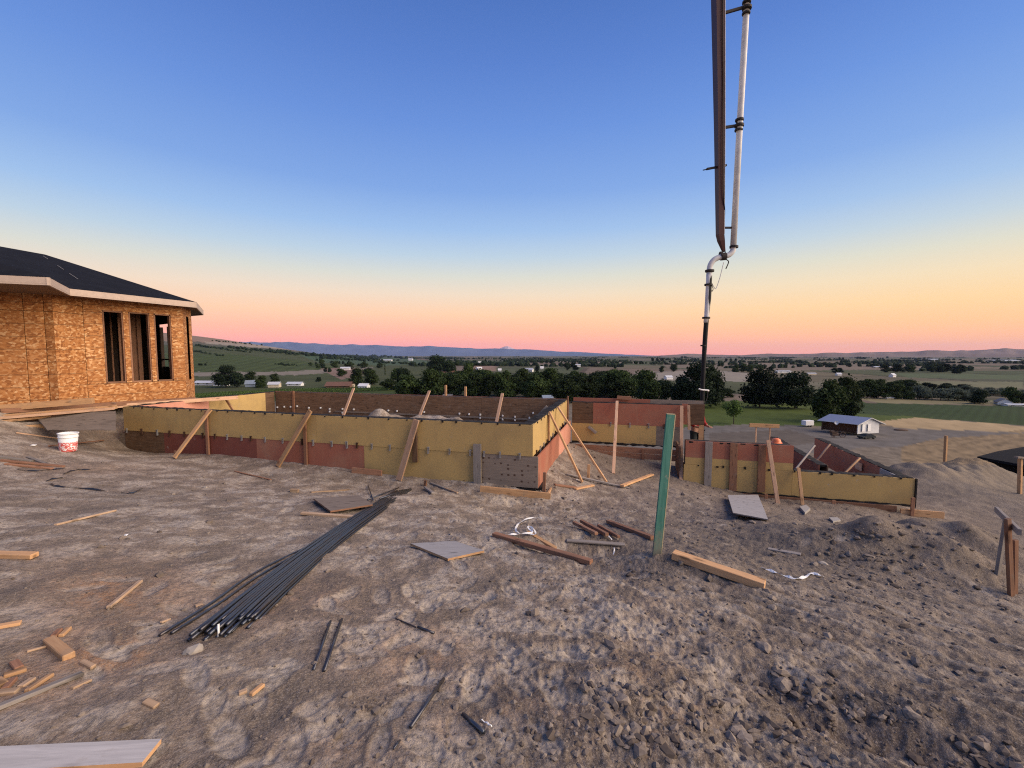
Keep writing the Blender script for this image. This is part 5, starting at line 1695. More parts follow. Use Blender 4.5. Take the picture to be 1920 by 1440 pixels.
# ------------------------------------------------------------------ loose boards and sticks
WOOD = [((1262, 1045), (1434, 1104), 0.10, 0.07, 'lumber', 'thick new timber lying right of the green stake', 'board'),
        ((926, 1005), (1109, 1058), 0.07, 0.05, 'lumber_red', 'long dark red board in the hollow', 'board'),
        ((989, 1003), (1042, 1034), 0.06, 0.03, 'lumber', 'brown board crossing the dark red one in the hollow', 'board'),
        ((1062, 1014), (1172, 1022), 0.07, 0.02, 'lumber_grey', 'grey flat lath in the hollow', 'board'),
        ((1076, 988), (1118, 1010), 0.05, 0.04, 'lumber_red', 'leftmost of three short sticks behind the grey lath', 'stick'),
        ((1090, 985), (1138, 1012), 0.05, 0.045, 'lumber_red', 'middle one of three short sticks behind the grey lath', 'stick'),
        ((1122, 992), (1160, 1014), 0.04, 0.035, 'lumber_red', 'rightmost of three short sticks behind the grey lath', 'stick'),
        ((1140, 982), (1224, 1014), 0.07, 0.045, 'lumber_red', 'brown board pointing at the foot of the green stake', 'board'),
        ((565, 966), (665, 973), 0.06, 0.03, 'lumber_old', 'pale lath in front of the brown plywood piece', 'board'),
        ((1166, 916), (1223, 894), 0.09, 0.04, 'lumber', 'orange board between the two forms', 'board'),
        ((1078, 918), (1112, 911), 0.08, 0.03, 'lumber', 'small pale board at the foot of the slanting braces', 'board'),
        ((1062, 890), (1180, 916), 0.06, 0.03, 'lumber_grey', 'long grey stick lying between the two forms', 'stick'),
        ((1040, 910), (1084, 916), 0.09, 0.03, 'lumber_red', 'red offcut beside the side wall', 'offcut'),
        ((808, 906), (850, 922), 0.05, 0.025, 'lumber_grey', 'grey lath at the far end of the rebar', 'stick'),
        ((818, 910), (858, 925), 0.04, 0.025, 'lumber_old', 'pale lath at the far end of the rebar', 'stick'),
        ((797, 917), (812, 928), 0.06, 0.03, 'lumber_grey', 'stubby grey offcut at the far end of the rebar', 'offcut'),
        ((1440, 1030), (1502, 1041), 0.06, 0.015, 'lumber_grey', 'grey lath half buried in the spoil heap', 'stick'),
        ((583, 924), (655, 919), 0.045, 0.025, 'lumber_old', 'thin stick behind the brown plywood piece', 'stick'),
        ((545, 922), (560, 923), 0.07, 0.05, 'lumber_old', 'small pink block left of the brown plywood piece', 'block'),
        ((440, 884), (508, 900), 0.03, 0.02, 'lumber_red', 'thin red stick before the long yellow wall', 'stick'),
        ((104, 985), (216, 958), 0.035, 0.02, 'lumber_old', 'pale lath alone on the left soil', 'stick'),
        ((-30, 1046), (66, 1048), 0.07, 0.04, 'lumber', 'orange board end poking in from the left edge', 'board'),
        ((204, 1144), (264, 1094), 0.03, 0.02, 'lumber_old', 'brown stick on the orange stained soil', 'stick'),
        ((-20, 1181), (40, 1170), 0.04, 0.02, 'lumber', 'short lath at the left edge above the wood scraps', 'stick'),
        ((92, 1204), (130, 1236), 0.05, 0.035, 'lumber', 'thick cut block among the wood scraps', 'block'),
        ((-20, 1340), (155, 1268), 0.035, 0.02, 'lumber_grey', 'longest lath among the wood scraps', 'stick'),
        ((134, 1293), (170, 1277), 0.025, 0.012, 'lumber_old', 'pale chip at the end of the longest lath', 'offcut'),
        ((50, 1298), (97, 1267), 0.025, 0.018, 'lumber', 'split orange chip beside the longest lath', 'offcut'),
        ((6, 1271), (50, 1257), 0.035, 0.018, 'lumber', 'narrow orange chip in the scrap heap', 'offcut'),
        ((26, 1243), (36, 1256), 0.035, 0.02, 'lumber_red', 'square brown chip in the scrap heap', 'offcut'),
        ((8, 1296), (26, 1276), 0.03, 0.02, 'lumber_red', 'brown chip leaning in the scrap heap', 'offcut'),
        ((-10, 1303), (34, 1298), 0.035, 0.018, 'lumber_old', 'pink chip at the left edge of the scrap heap', 'offcut'),
        ((-6, 1278), (8, 1288), 0.035, 0.02, 'lumber', 'orange chip cut by the left edge', 'offcut'),
        ((100, 1196), (112, 1183), 0.03, 0.02, 'lumber_red', 'left brown chip behind the thick cut block', 'offcut'),
        ((114, 1195), (130, 1180), 0.028, 0.02, 'lumber', 'right brown chip behind the thick cut block', 'offcut'),
        ((50, 1223), (88, 1213), 0.015, 0.01, 'lumber_old', 'thin splinter left of the thick cut block', 'splinter'),
        ((38, 1290), (62, 1274), 0.03, 0.015, 'lumber_old', 'pale chip in the middle of the scrap heap', 'offcut'),
        ((154, 1243), (176, 1254), 0.025, 0.02, 'lumber_old', 'pink chip right of the thick cut block', 'offcut'),
        ((470, 1306), (494, 1286), 0.025, 0.018, 'lumber', 'tan wood chip alone on the soil below the bundle', 'offcut'),
        ((447, 1303), (463, 1297), 0.025, 0.015, 'lumber_old', 'pale wood chip beside the tan chip', 'offcut'),
        ((272, 1316), (294, 1326), 0.03, 0.014, 'lumber_old', 'flat pale chip on grey soil at bottom left', 'offcut'),
        ((302, 1168), (318, 1162), 0.02, 0.012, 'lumber_old', 'tiny pale splinter left of the rebar ends', 'splinter'),
        ((366, 1138), (380, 1134), 0.03, 0.012, 'lumber_old', 'tiny tan splinter beside the rebar', 'splinter'),
        ((0, 864), (120, 876), 0.07, 0.03, 'lumber_red', 'long red board lying left of the bucket', 'board'),
        ((10, 871), (98, 880), 0.06, 0.03, 'lumber_red', 'shorter red board under the long red one', 'board'),
        ((52, 858), (90, 872), 0.05, 0.03, 'lumber_grey', 'grey offcut resting on the red boards', 'offcut'),
        ((-60, 851), (60, 866), 0.06, 0.03, 'lumber_grey', 'grey board end at the far left edge', 'board')]
for (a, b, w, t, mt, lab, cat) in WOOD:
    p_, q_ = G(*a, t * 0.5 - 0.004), G(*b, t * 0.5 - 0.004)
    m_ = G((a[0] + b[0]) / 2, (a[1] + b[1]) / 2, t * 0.5)
    zz = max(m_.z - (p_.z + q_.z) / 2, 0) * 0.8
    x = (q_ - p_).normalized()
    o = board({'stick': 'wooden_stick', 'splinter': 'wood_splinter', 'offcut': 'wood_offcut', 'block': 'wood_block', 'board': 'loose_board'}[cat], p_ + ez * zz, q_ + ez * zz, w, t, mt, None, bev=min(0.004, t * 0.2))
    tag(o, lab, cat, 'scrap timber on the soil')

# ------------------------------------------------------------------ green stake
g = G(1230, 1038, -0.08); top = P(1257, 777, g.y)
st_root = thing('marker_stake', 'tall flat stake painted green standing in the soil', 'stake', g)
up_ = Vector((0.12, -1, 0.0)).normalized()
board('painted_board', g, top, 0.085, 0.02, 'stake_paint', st_root, up=up_, bev=0.002)
x, y, z = basis(g, top, up_)
board('lit_edge', g - y * 0.0475, top - y * 0.0475, 0.009, 0.021, 'green_edge', st_root, up=up_, bev=0)  # pale strip paints the light along the stake's right edge
board('pale_top', top - y * 0.045 + x * 0.004, top + y * 0.042 + x * 0.004, 0.007, 0.021, 'green_edge', st_root, up=up_, bev=0)  # thin pale strip across the top end

# ------------------------------------------------------------------ straps, plastic strips, rocks
def ribbon(name, pix, w, mat, label, cat, lift=0.006, hump=0.0):
    pts = smooth_pts([G(q, yy, lift) for q, yy in pix], 5)
    n_ = len(pts)
    for i, p_ in enumerate(pts):
        p_.z += hump * math.sin(math.pi * i / (n_ - 1)) + 0.003 * math.sin(i * 1.7)
    vs_, fs = [], []
    for i, p_ in enumerate(pts):
        t_ = (pts[min(i + 1, n_ - 1)] - pts[max(i - 1, 0)]).normalized()
        s_ = t_.cross(ez).normalized() * w / 2 + ez * (w * 0.3 * math.sin(i * 0.9))
        for k in (-1, 1):
            for dz in (0.0, 0.003):
                vs_.append(p_ + s_ * k + ez * dz)
    for i in range(n_ - 1):
        a = i * 4
        for (u, v) in ((0, 1), (1, 3), (3, 2), (2, 0)):
            fs.append((a + u, a + v, a + 4 + v, a + 4 + u))
    fs.append((0, 1, 3, 2)); fs.append(tuple((n_ - 1) * 4 + k for k in (2, 3, 1, 0)))
    return tag(mk(name, vs_, fs, mat), label, cat)


ribbon('white_strap', [(947, 1005), (962, 1006), (984, 1005), (1003, 1008), (1002, 1001), (992, 993), (990, 997), (998, 1005), (975, 1007), (967, 998), (975, 984), (996, 974), (1016, 974)], 0.022, 'white_plastic', 'curled white strap beside the dark red board', 'strap', 0.02, 0.03)
ribbon('white_strap', [(1428, 1067), (1445, 1073), (1470, 1082), (1492, 1088), (1508, 1085), (1523, 1078), (1543, 1084)], 0.025, 'white_plastic', 'crumpled white strap on the spoil heap right of the new timber', 'strap', 0.015)
ribbon('white_strap', [(1131, 1006), (1140, 1009), (1147, 1016)], 0.018, 'white_plastic', 'white strap end among the short sticks', 'strap', 0.03)
ribbon('white_strap', [(1150, 1042), (1152, 1034), (1151, 1029)], 0.014, 'white_plastic', 'tiny white hook of plastic in the hollow', 'strap', 0.015)
ribbon('white_strap', [(902, 1353), (914, 1360), (922, 1365)], 0.006, 'white_plastic', 'tiny white sliver beside the shortest rebar stub', 'strap', 0.008)
for pts, lab in [([(33, 881), (62, 884), (95, 882), (121, 879)], 'wide black plastic strip near the left red boards'), ([(120, 890), (134, 884), (150, 882), (171, 881)], 'thin black strip left of centre by the red boards'),
                 ([(88, 903), (100, 899), (118, 897)], 'short black strip on the left soil'), ([(96, 908), (108, 913), (150, 916), (196, 921)], 'longest black strip on the left soil'), ([(228, 925), (245, 926), (266, 918)], 'small bent black strip right of the longest one')]:
    ribbon('plastic_strip', pts, 0.026, 'plastic_black', lab, 'plastic strip', 0.012)


def rock(pix, s_, label, mat='rock', flat=0.7, seed=1):
    rr2 = random.Random(seed)
    bm = bmesh.new(); bmesh.ops.create_icosphere(bm, subdivisions=2, radius=1)
    for v in bm.verts:
        q = 1 + 0.22 * math.sin(v.co.x * 3.1 + seed) * math.cos(v.co.y * 2.7 + seed) + rr2.uniform(-0.10, 0.10)
        v.co = Vector((v.co.x * q * s_ * 1.2, v.co.y * q * s_, v.co.z * q * s_ * flat))
    me = bpy.data.meshes.new('rock'); bm.to_mesh(me); bm.free(); me.materials.append(MATS[mat])
    g_ = G(*pix, s_ * flat * 0.15)
    o = mk('rock', None, None, None, None, Matrix.Translation(g_) @ Matrix.Rotation(seed, 4, 'Z'), data=me)
    return tag(o, label, 'rock', 'single stones on the soil')


for (pix, s_, lab, sd) in [((363, 1222), 0.042, 'round tan rock below the rebar ends', 1), ((1140, 1083), 0.022, 'round pale pebble below the hollow', 2), ((1543, 1058), 0.04, 'pale round stone on the spoil heap', 3), ((1150, 1296), 0.028, 'pale angular clod in the heel print at lower right', 5),
                           ((1165, 1315), 0.035, 'grey clod in the heel print at lower right', 6), ((1275, 1283), 0.024, 'tan pebble by the clods at lower right', 7), ((1432, 1215), 0.04, 'grey clod on the right of the rut', 8), ((1385, 1375), 0.035, 'long pinkish clod at the lower right', 9),
                           ((1470, 1285), 0.05, 'large cracked clod beside the rut', 10), ((1708, 1340), 0.035, 'broken clod right of the rut', 11), ((385, 914), 0.03, 'small rock on the far left soil', 12), ((1448, 1140), 0.03, 'grey clod under the end of the new timber', 13), ((1005, 946), 0.03, 'pale stone by the corner kicker board', 14)]:
    rock(pix, s_, lab, 'clod' if 'clod' in lab else 'rock', seed=sd)
# pale litter
for (pix, s_, lab) in [((62, 836), 0.06, 'crumpled pale wrapper left of the bucket'), ((237, 1005), 0.02, 'white scrap on the left soil'), ((1130, 890), 0.02, 'white scrap behind the front side brace'), ((1081, 900), 0.02, 'white scrap between the side braces')]:
    g_ = G(*pix, 0.012)
    bm = bmesh.new(); bmesh.ops.create_icosphere(bm, subdivisions=1, radius=1)
    for v in bm.verts: v.co = Vector((v.co.x * s_ * random.uniform(0.7, 1.5), v.co.y * s_ * random.uniform(0.6, 1.2), v.co.z * s_ * 0.35))
    me = bpy.data.meshes.new('litter'); bm.to_mesh(me); bm.free(); me.materials.append(MATS['white_plastic'])
    tag(mk('litter', None, None, None, None, Matrix.Translation(g_), data=me), lab, 'litter')

# ------------------------------------------------------------------ stakes at the right edge
bs = thing('batter_stakes', 'pair of rusty brown stakes with a crossbar at the right edge', 'stakes', G(1898, 1118, 0))
b0 = WM[bs].translation
tp = P(1889, 972, b0.y)
board('stake', b0 + Vector((0, 0, -0.1)), tp, 0.055, 0.03, 'lumber_red', bs, up=Vector((0.2, -1, 0)))
t2 = P(1903, 1012, b0.y + 0.03); board('stake', P(1902, 1124, b0.y + 0.03), t2, 0.05, 0.03, 'lumber_red', bs, up=Vector((0.2, -1, 0)))
board('crossbar', P(1868, 955, b0.y + 0.5), P(1912, 998, b0.y - 0.15), 0.03, 0.06, 'lumber_grey', bs)
g2 = G(1868, 1078, 0)
board('rear_stake', g2 + Vector((0, 0, -0.1)), P(1886, 975, g2.y), 0.04, 0.03, 'lumber_grey', bs, up=Vector((0.2, -1, 0)))
a = P(1912, 930, 12.8); b_ = P(1913, 860, 12.8)
es = thing('corner_stake', 'short orange stake with a cap board at the right edge', 'stake', (a.x, a.y, gz(a.x, a.y)))
board('post', Vector((a.x, a.y, gz(a.x, a.y) - 0.2)), b_, 0.10, 0.08, 'lumber', es, up=Vector((0.3, -1, 0)))
board('cap_board', P(1905, 857, 12.7), P(1945, 861, 12.9), 0.10, 0.05, 'ply_taupe', es)
a = P(1772, 874, 24.5); zg = gz(a.x, a.y)
o = board('wooden_post', Vector((a.x, a.y, zg - 0.2)), P(1774, 817, 24.5), 0.14, 0.12, 'lumber', None, up=Vector((0.3, -1, 0))); tag(o, 'lone wooden post standing on the berm at the right', 'post')

# ------------------------------------------------------------------ trees
def leaf_cloud(name, lobes, n_, size, mat, seed, droop=0.0):  # pieces about a hand's breadth of the crown
    """many small leaf clumps spread over a set of lobes (x, y, z, rx, ry, rz)"""
    r_ = np.random.default_rng(seed)
    vol = np.array([l[3] * l[4] * l[5] for l in lobes]) ** 0.72; vol = vol / vol.sum()
    idx = r_.choice(len(lobes), n_, p=vol)
    L = np.array(lobes)[idx]
    d = r_.normal(size=(n_, 3)); d /= np.linalg.norm(d, axis=1)[:, None]
    rad_ = r_.uniform(0.4, 1.0, n_) ** 0.6 * (1 + 0.28 * np.maximum(r_.normal(size=n_), -0.5))
    pos = L[:, :3] + d * L[:, 3:6] * rad_[:, None]
    nn_ = d + r_.normal(scale=0.55, size=(n_, 3)); nn_ /= np.linalg.norm(nn_, axis=1)[:, None]
    t = np.cross(nn_, r_.normal(size=(n_, 3))); t /= np.linalg.norm(t, axis=1)[:, None]
    b_ = np.cross(nn_, t)
    s_ = size * r_.uniform(0.55, 1.35, n_)[:, None]
    v0 = pos - t * s_ * 0.5; v1 = pos + b_ * s_ * 0.36 + nn_ * s_ * 0.12; v2 = pos + t * s_ * 0.55; v3 = pos - b_ * s_ * 0.36 + nn_ * s_ * 0.10
    V = np.stack([v0, v1, v2, v3], 1).reshape(-1, 3)
    F = np.arange(n_ * 4).reshape(-1, 4)
    me = bpy.data.meshes.new(name)
    me.from_pydata(V.tolist(), [], F.tolist()); me.materials.append(MATS[mat]); me.update()
    return me


def trunk_mesh(h, r0, seed, limbs=5, spread=0.3):
    rt = random.Random(seed)
    lines = [([Vector((0, 0, -0.6)), Vector((rt.uniform(-.1, .1), 0, h * 0.35)), Vector((rt.uniform(-.2, .2), rt.uniform(-.2, .2), h * 0.85))], [r0 * 1.25, r0 * 0.8, r0 * 0.2])]
    for k in range(limbs):
        z0 = h * rt.uniform(0.25, 0.6); a = rt.uniform(0, 6.28); L = h * spread * rt.uniform(0.7, 1.2)
        lines.append(([Vector((0, 0, z0)), Vector((math.cos(a) * L * 0.5, math.sin(a) * L * 0.5, z0 + L * 0.4)), Vector((math.cos(a) * L, math.sin(a) * L, z0 + L * 0.9))], [r0 * 0.45, r0 * 0.3, r0 * 0.08]))
    vs_, fs = [], []
    n = 6
    for pts, rads in lines:
        b0_ = len(vs_)
        for p_, rr3 in zip(pts, rads):
            for k in range(n):
                an = 6.2832 * k / n; vs_.append((p_.x + rr3 * math.cos(an), p_.y + rr3 * math.sin(an), p_.z))
        for i in range(len(pts) - 1):
            for k in range(n):
                fs.append((b0_ + i * n + k, b0_ + i * n + (k + 1) % n, b0_ + (i + 1) * n + (k + 1) % n, b0_ + (i + 1) * n + k))
    me = bpy.data.meshes.new('trunk'); me.from_pydata(vs_, [], fs); me.materials.append(MATS['bark']); me.update()
    return me


def lobes_round(seed, w=0.5, h=1.0, base=0.04, n=16):
    r_ = random.Random(seed); out = []
    for k in range(n):
        z = base + (h - base) * r_.uniform(0.12, 0.88)
        env = math.sin(math.pi * min(max((z - base) / (h - base), 0.05), 0.97) ** 0.8) ** 0.6
        a = r_.uniform(0, 6.28); q = w * env * r_.uniform(0.15, 0.72)
        s_ = r_.uniform(0.13, 0.22)
        out.append((math.cos(a) * q, math.sin(a) * q, z, s_ * 1.15, s_ * 1.15, s_ * 0.85))
    return out


# unit-height prototypes: crown mesh and trunk mesh
PROTO = {}
for k in range(4):
    PROTO['round%d' % k] = (leaf_cloud('crown', lobes_round(30 + k, 0.46 + 0.05 * (k % 2)), 3600, 0.075, 'leaf', 50 + k), trunk_mesh(0.95, 0.022, k))
for k in range(3):
    PROTO['dark%d' % k] = (leaf_cloud('crown', lobes_round(60 + k, 0.46, 1.0, 0.02, 17), 4000, 0.07, 'leaf_dark', 70 + k), trunk_mesh(0.95, 0.02, 9 + k))
for k in range(2):
    PROTO['grey%d' % k] = (leaf_cloud('crown', lobes_round(80 + k, 0.62, 1.0, 0.03, 12), 2400, 0.08, 'leaf_grey', 90 + k), trunk_mesh(0.8, 0.02, 19 + k))
PROTO['poplar0'] = (leaf_cloud('crown', [(0.02 * math.sin(k), 0.02 * math.cos(k * 2), 0.1 + 0.085 * k, 0.10, 0.10, 0.09) for k in range(10)], 900, 0.05, 'leaf', 33), trunk_mesh(0.95, 0.02, 40))
PROTO['small0'] = (leaf_cloud('crown', lobes_round(101, 0.50, 1.0, 0.34, 10), 2000, 0.065, 'leaf_bright', 102), trunk_mesh(0.95, 0.025, 44, 6))
rtv = random.Random(77)


def tree(kind, px, py, hpx, wpx, label, Y=None, group='trees on the valley floor', simple=False):
    """base pixel gives the ground point; height and width in pixels give the size there"""
    g_ = G(px, py, 0, 5000) if Y is None else None
    if Y is not None:
        p_ = P(px, py, Y); g_ = Vector((p_.x, p_.y, gz(p_.x, p_.y)))
    s_ = g_.y / FPX
    top_z = P(px, py - hpx, g_.y).z
    h = max(top_z - g_.z, 2.0) if Y is not None else hpx * s_
    w = wpx * s_
    pr = [k for k in PROTO if k.startswith(kind)]
    cr, tr_ = PROTO[rtv.choice(pr)]
    M = Matrix.Translation(g_) @ Matrix.Rotation(rtv.uniform(0, 6.28), 4, 'Z') @ Matrix.Diagonal((w, w, h, 1))
    o = bpy.data.objects.new('tree', None); COL.objects.link(o); o.matrix_basis = Matrix.Translation(g_); WM[o] = Matrix.Translation(g_)
    tag(o, label, 'tree', group)
    mk('crown', None, None, None, o, M, data=cr)
    mk('trunk', None, None, None, o, M, data=tr_)
    return o


T = [('small', 1375, 794, 46, 40, 'small round bright green tree alone on the lawn', 150),
     ('dark', 1424, 764, 70, 76, 'left one of two broad dark pines behind the lawn', None), ('dark', 1490, 766, 66, 78, 'right one of two broad dark pines behind the lawn', None), ('dark', 1460, 758, 50, 60, 'dark pine filling the gap between two broad pines', None),
     ('dark', 1308, 762, 80, 84, 'tall dark tree right behind the hanging hose', None), ('dark', 1272, 760, 56, 50, 'dark tree just left of the hose', None), ('dark', 1345, 757, 46, 40, 'dark tree just right of the hose', None),
     ('round', 1215, 757, 60, 64, 'round dense green tree left of the hose by the bare patch', None), ('round', 1548, 790, 82, 74, 'big dense tree touching the barn on its left', 158), ('round', 1588, 776, 70, 56, 'big dense tree behind the barn roof', 170),
     ('round', 1060, 756, 50, 70, 'rounded tree standing over the corner of the side wall', None), ('round', 1012, 744, 48, 56, 'tree left of the rounded tree over the side wall', None)]
for (k, px_, py_, h_, w_, lab, Y_) in T:
    tree(k, px_, py_, h_, w_, lab, Y_)
belt = []
for i in range(34):                         # the belt of trees across the middle
    q = 756 + i * 13 + rtv.uniform(-6, 6)
    belt.append(('round', q, 742 + rtv.uniform(-5, 5), rtv.uniform(24, 54), rtv.uniform(32, 62)))
for i in range(20):
    q = 846 + i * 18 + rtv.uniform(-7, 7)
    belt.append(('round' if i % 3 else 'dark', q, 730 + rtv.uniform(-3, 3), rtv.uniform(28, 38), rtv.uniform(34, 48)))
for (k, q, yy, h_, w_) in belt:
    tree(k, q, yy, h_, w_, 'green tree in the dense belt across the middle distance')
for (k, q, yy, h_, w_, lab) in [('dark', 424, 726, 40, 52, 'big dark tree left among the far white houses'), ('dark', 446, 726, 28, 34, 'second dark tree beside the big one among the white houses'), ('round', 490, 727, 24, 26, 'green tree right of the blue roofed house'), ('round', 516, 718, 18, 22, 'low tree behind the cream house'),
                                ('round', 470, 712, 16, 26, 'small tree above the blue roofed house'), ('dark', 598, 716, 9, 12, 'small dark tree before the brown roofed house'), ('poplar', 854, 728, 42, 16, 'tall narrow poplar left of the belt'), ('poplar', 722, 704, 24, 10, 'narrow poplar among the left houses'),
                                ('round', 668, 724, 32, 34, 'dense tree left of the pale blue roof'), ('round', 697, 722, 28, 36, 'dense tree above the pale blue roof'), ('round', 655, 692, 15, 20, 'round tree by the dirt patch on the left'), ('round', 683, 690, 12, 16, 'smaller round tree right of the dirt patch'),
                                ('round', 712, 690, 10, 14, 'round tree in the left green fields'), ('round', 604, 688, 15, 14, 'tree at the end of the left dirt road'), ('round', 628, 690, 12, 16, 'bushy tree beside the left dirt road'), ('round', 1163, 748, 38, 56, 'broad tree at the right end of the belt, behind the bare patch'), ('dark', 1246, 754, 42, 46, 'dark tree between the round dense tree and the hose'), ('dark', 1330, 757, 66, 60, 'broad dark tree rising right of the hose end'), ('round', 730, 731, 22, 34, 'low tree below the poplar on the left'), ('round', 745, 716, 24, 30, 'tree by the white house left of the belt'), ('round', 640, 706, 14, 22, 'low tree above the wide brown roof'), ('dark', 690, 708, 18, 24, 'dark tree above the small pale house'), ('dark', 757, 730, 40, 40, 'dark tree at the left end of the belt'),
                                ('dark', 820, 704, 38, 44, 'tall dark tree rising left of the belt'), ('dark', 842, 706, 30, 30, 'second tall dark tree left of the belt'), ('round', 1450, 738, 20, 28, 'low tree between the hose and the dark pines'), ('round', 1365, 745, 18, 26, 'tree in the gap right of the hose')]:
    tree(k, q, yy, h_, w_, lab)
for i in range(14):                          # tree row behind the crop field
    q = 1614 + i * 15 + rtv.uniform(-4, 4)
    tree('round' if i < 7 else 'grey', q, 746 + i * 0.4, rtv.uniform(26, 36) - i * 0.9, rtv.uniform(26, 36), '%s tree from the barn in the row behind the dark green crop field' % ['first', 'second', 'third', 'fourth', 'fifth', 'sixth', 'seventh'][i] if i < 7 else 'silvery bush in the row behind the dark green crop field')
for i in range(10):
    q = 1760 + i * 18 + rtv.uniform(-6, 6)
    tree('grey', q, 742 + rtv.uniform(-4, 3), rtv.uniform(12, 18), rtv.uniform(22, 34), 'silvery bush in the row behind the dark green crop field')
tree('dark', 1834, 757, 26, 36, 'round dark tree at the far end of the crop field'); tree('round', 1897, 756, 32, 30, 'tree beside the white shed at the right edge'); tree('dark', 1915, 757, 20, 26, 'dark bush at the right edge by the white shed')
for i in range(16):
    q = 1620 + i * 12 + rtv.uniform(-5, 5)
    tree('round' if i < 8 else 'dark', q, 733 + rtv.uniform(-3, 3), rtv.uniform(16, 24) if i < 9 else rtv.uniform(10, 14), rtv.uniform(22, 34), 'tree in the second row far behind the crop field')
# scattered trees across the valley
for i in range(72):
    q = rtv.choice([rtv.uniform(560, 1240), rtv.uniform(1240, 1960), rtv.uniform(370, 1900)])
    yy = 671.5 + 34 * rtv.random() ** 1.5
    if yy > 698 and 760 < q < 1200: continue
    k_ = max(3.0, (yy - 664) * 0.42) * rtv.uniform(0.6, 1.15)
    if q < 720: yy = max(yy, 664 + 0.05 * (720 - q)); k_ *= 0.7
    for j in range(rtv.choice([1, 2, 3])):
        tree('dark' if rtv.random() < 0.6 else 'round', q + j * k_ * 1.3 * rtv.uniform(0.7, 1.2), yy, k_, k_ * rtv.uniform(0.9, 1.6), 'small dark tree far out on the valley floor', group='far scattered trees')


# far woods: read as one dark mass
def far_woods():
    r_ = np.random.default_rng(8); V, F = [], []
    ico = bmesh.new(); bmesh.ops.create_icosphere(ico, subdivisions=1, radius=1.0)
    bv = np.array([v.co[:] for v in ico.verts]); bf = np.array([[v.index for v in f.verts] for f in ico.faces]); ico.free()
    c_ = 0
    xs_, ys_, hs_ = [], [], []
    for _ in range(150):
        a = R(r_.uniform(-24, 52)); rr4 = 10 ** r_.uniform(3.05, 3.95)
        if a < R(-10): rr4 = 10 ** r_.uniform(3.3, 3.95)
        ln = r_.integers(6, 22); th = R(12) + (math.pi / 2) * r_.integers(0, 2) + r_.normal(0, 0.1)
        th = R(r_.normal(0, 14))
        for k in range(ln):
            xs_.append(rr4 * math.sin(a) + math.cos(th) * (k - ln / 2) * 13 + r_.normal(0, 4)); ys_.append(rr4 * math.cos(a) + math.sin(th) * (k - ln / 2) * 13 + r_.normal(0, 5)); hs_.append(r_.uniform(3.5, 8))
    for (x0, y0, x1, y1, num, hh) in [(368, 648, 470, 662, 30, 4), (430, 652, 560, 666, 40, 5), (500, 659, 640, 672, 46, 6), (600, 672, 720, 678, 40, 5), (365, 660, 420, 668, 14, 4), (520, 684, 560, 686, 10, 5), (640, 664, 760, 672, 40, 5), (700, 680, 790, 684, 24, 5), (400, 640, 520, 650, 20, 3)]:
        for k in range(num):
            t_ = k / num
            p_ = G(x0 + (x1 - x0) * t_ + r_.normal(0, 1.5), y0 + (y1 - y0) * t_ + r_.normal(0, 0.7), 0, 6000)
            xs_.append(p_.x); ys_.append(p_.y); hs_.append(hh * r_.uniform(0.6, 1.3) * p_.y / 1500)
    zs_ = ground_mid(np.array(xs_), np.array(ys_))
    for x, y, z, h in zip(xs_, ys_, zs_, hs_):
        v = bv * (1 + r_.uniform(-0.35, 0.35, (len(bv), 1))) * np.array([h * r_.uniform(0.9, 1.5), h, h * r_.uniform(0.8, 1.2)]) + np.array([x, y, z + h * 0.55])
        V.append(v); F.append(bf + c_ * len(bv)); c_ += 1
    o = mk('far_woods', np.concatenate(V).tolist(), np.concatenate(F).tolist(), 'leaf_dark')
    tag(o, 'dark rows of woodland and hedges far across the valley', 'woodland', kind='stuff')


far_woods()

# vine rows in front of the far white houses
def vine_rows():
    r_ = np.random.default_rng(4)
    n_ = 900; L = 95.0
    pos = np.stack([r_.uniform(0, L, n_), r_.normal(0, 0.32, n_), r_.uniform(0.35, 1.9, n_)], 1)
    d = r_.normal(size=(n_, 3)); d[:, 2] += 0.6; d /= np.linalg.norm(d, axis=1)[:, None]
    t = np.cross(d, r_.normal(size=(n_, 3))); t /= np.linalg.norm(t, axis=1)[:, None]; b_ = np.cross(d, t)
    s_ = r_.uniform(0.4, 0.8, n_)[:, None]
    V = np.stack([pos - t * s_ * .5, pos + b_ * s_ * .4, pos + t * s_ * .5, pos - b_ * s_ * .4], 1)
    x0, y0 = P(352, 752, 262).x, 258.0
    ang = R(52)
    for k in range(24):
        ox, oy = x0 - 40 + k * 4.2, y0 + k * 0.9
        W = V.reshape(-1, 3).copy()
        wx = ox + W[:, 0] * math.cos(ang) - W[:, 1] * math.sin(ang); wy = oy + W[:, 0] * math.sin(ang) + W[:, 1] * math.cos(ang)
        wz = ground_mid(wx, wy) + W[:, 2]
        o = mk('vine_row', np.stack([wx, wy, wz], 1).tolist(), np.arange(n_ * 4).reshape(-1, 4).tolist(), 'vine')
        tag(o, 'long green vine row in the vineyard behind the left form', 'vine row', 'vine rows')


vine_rows()


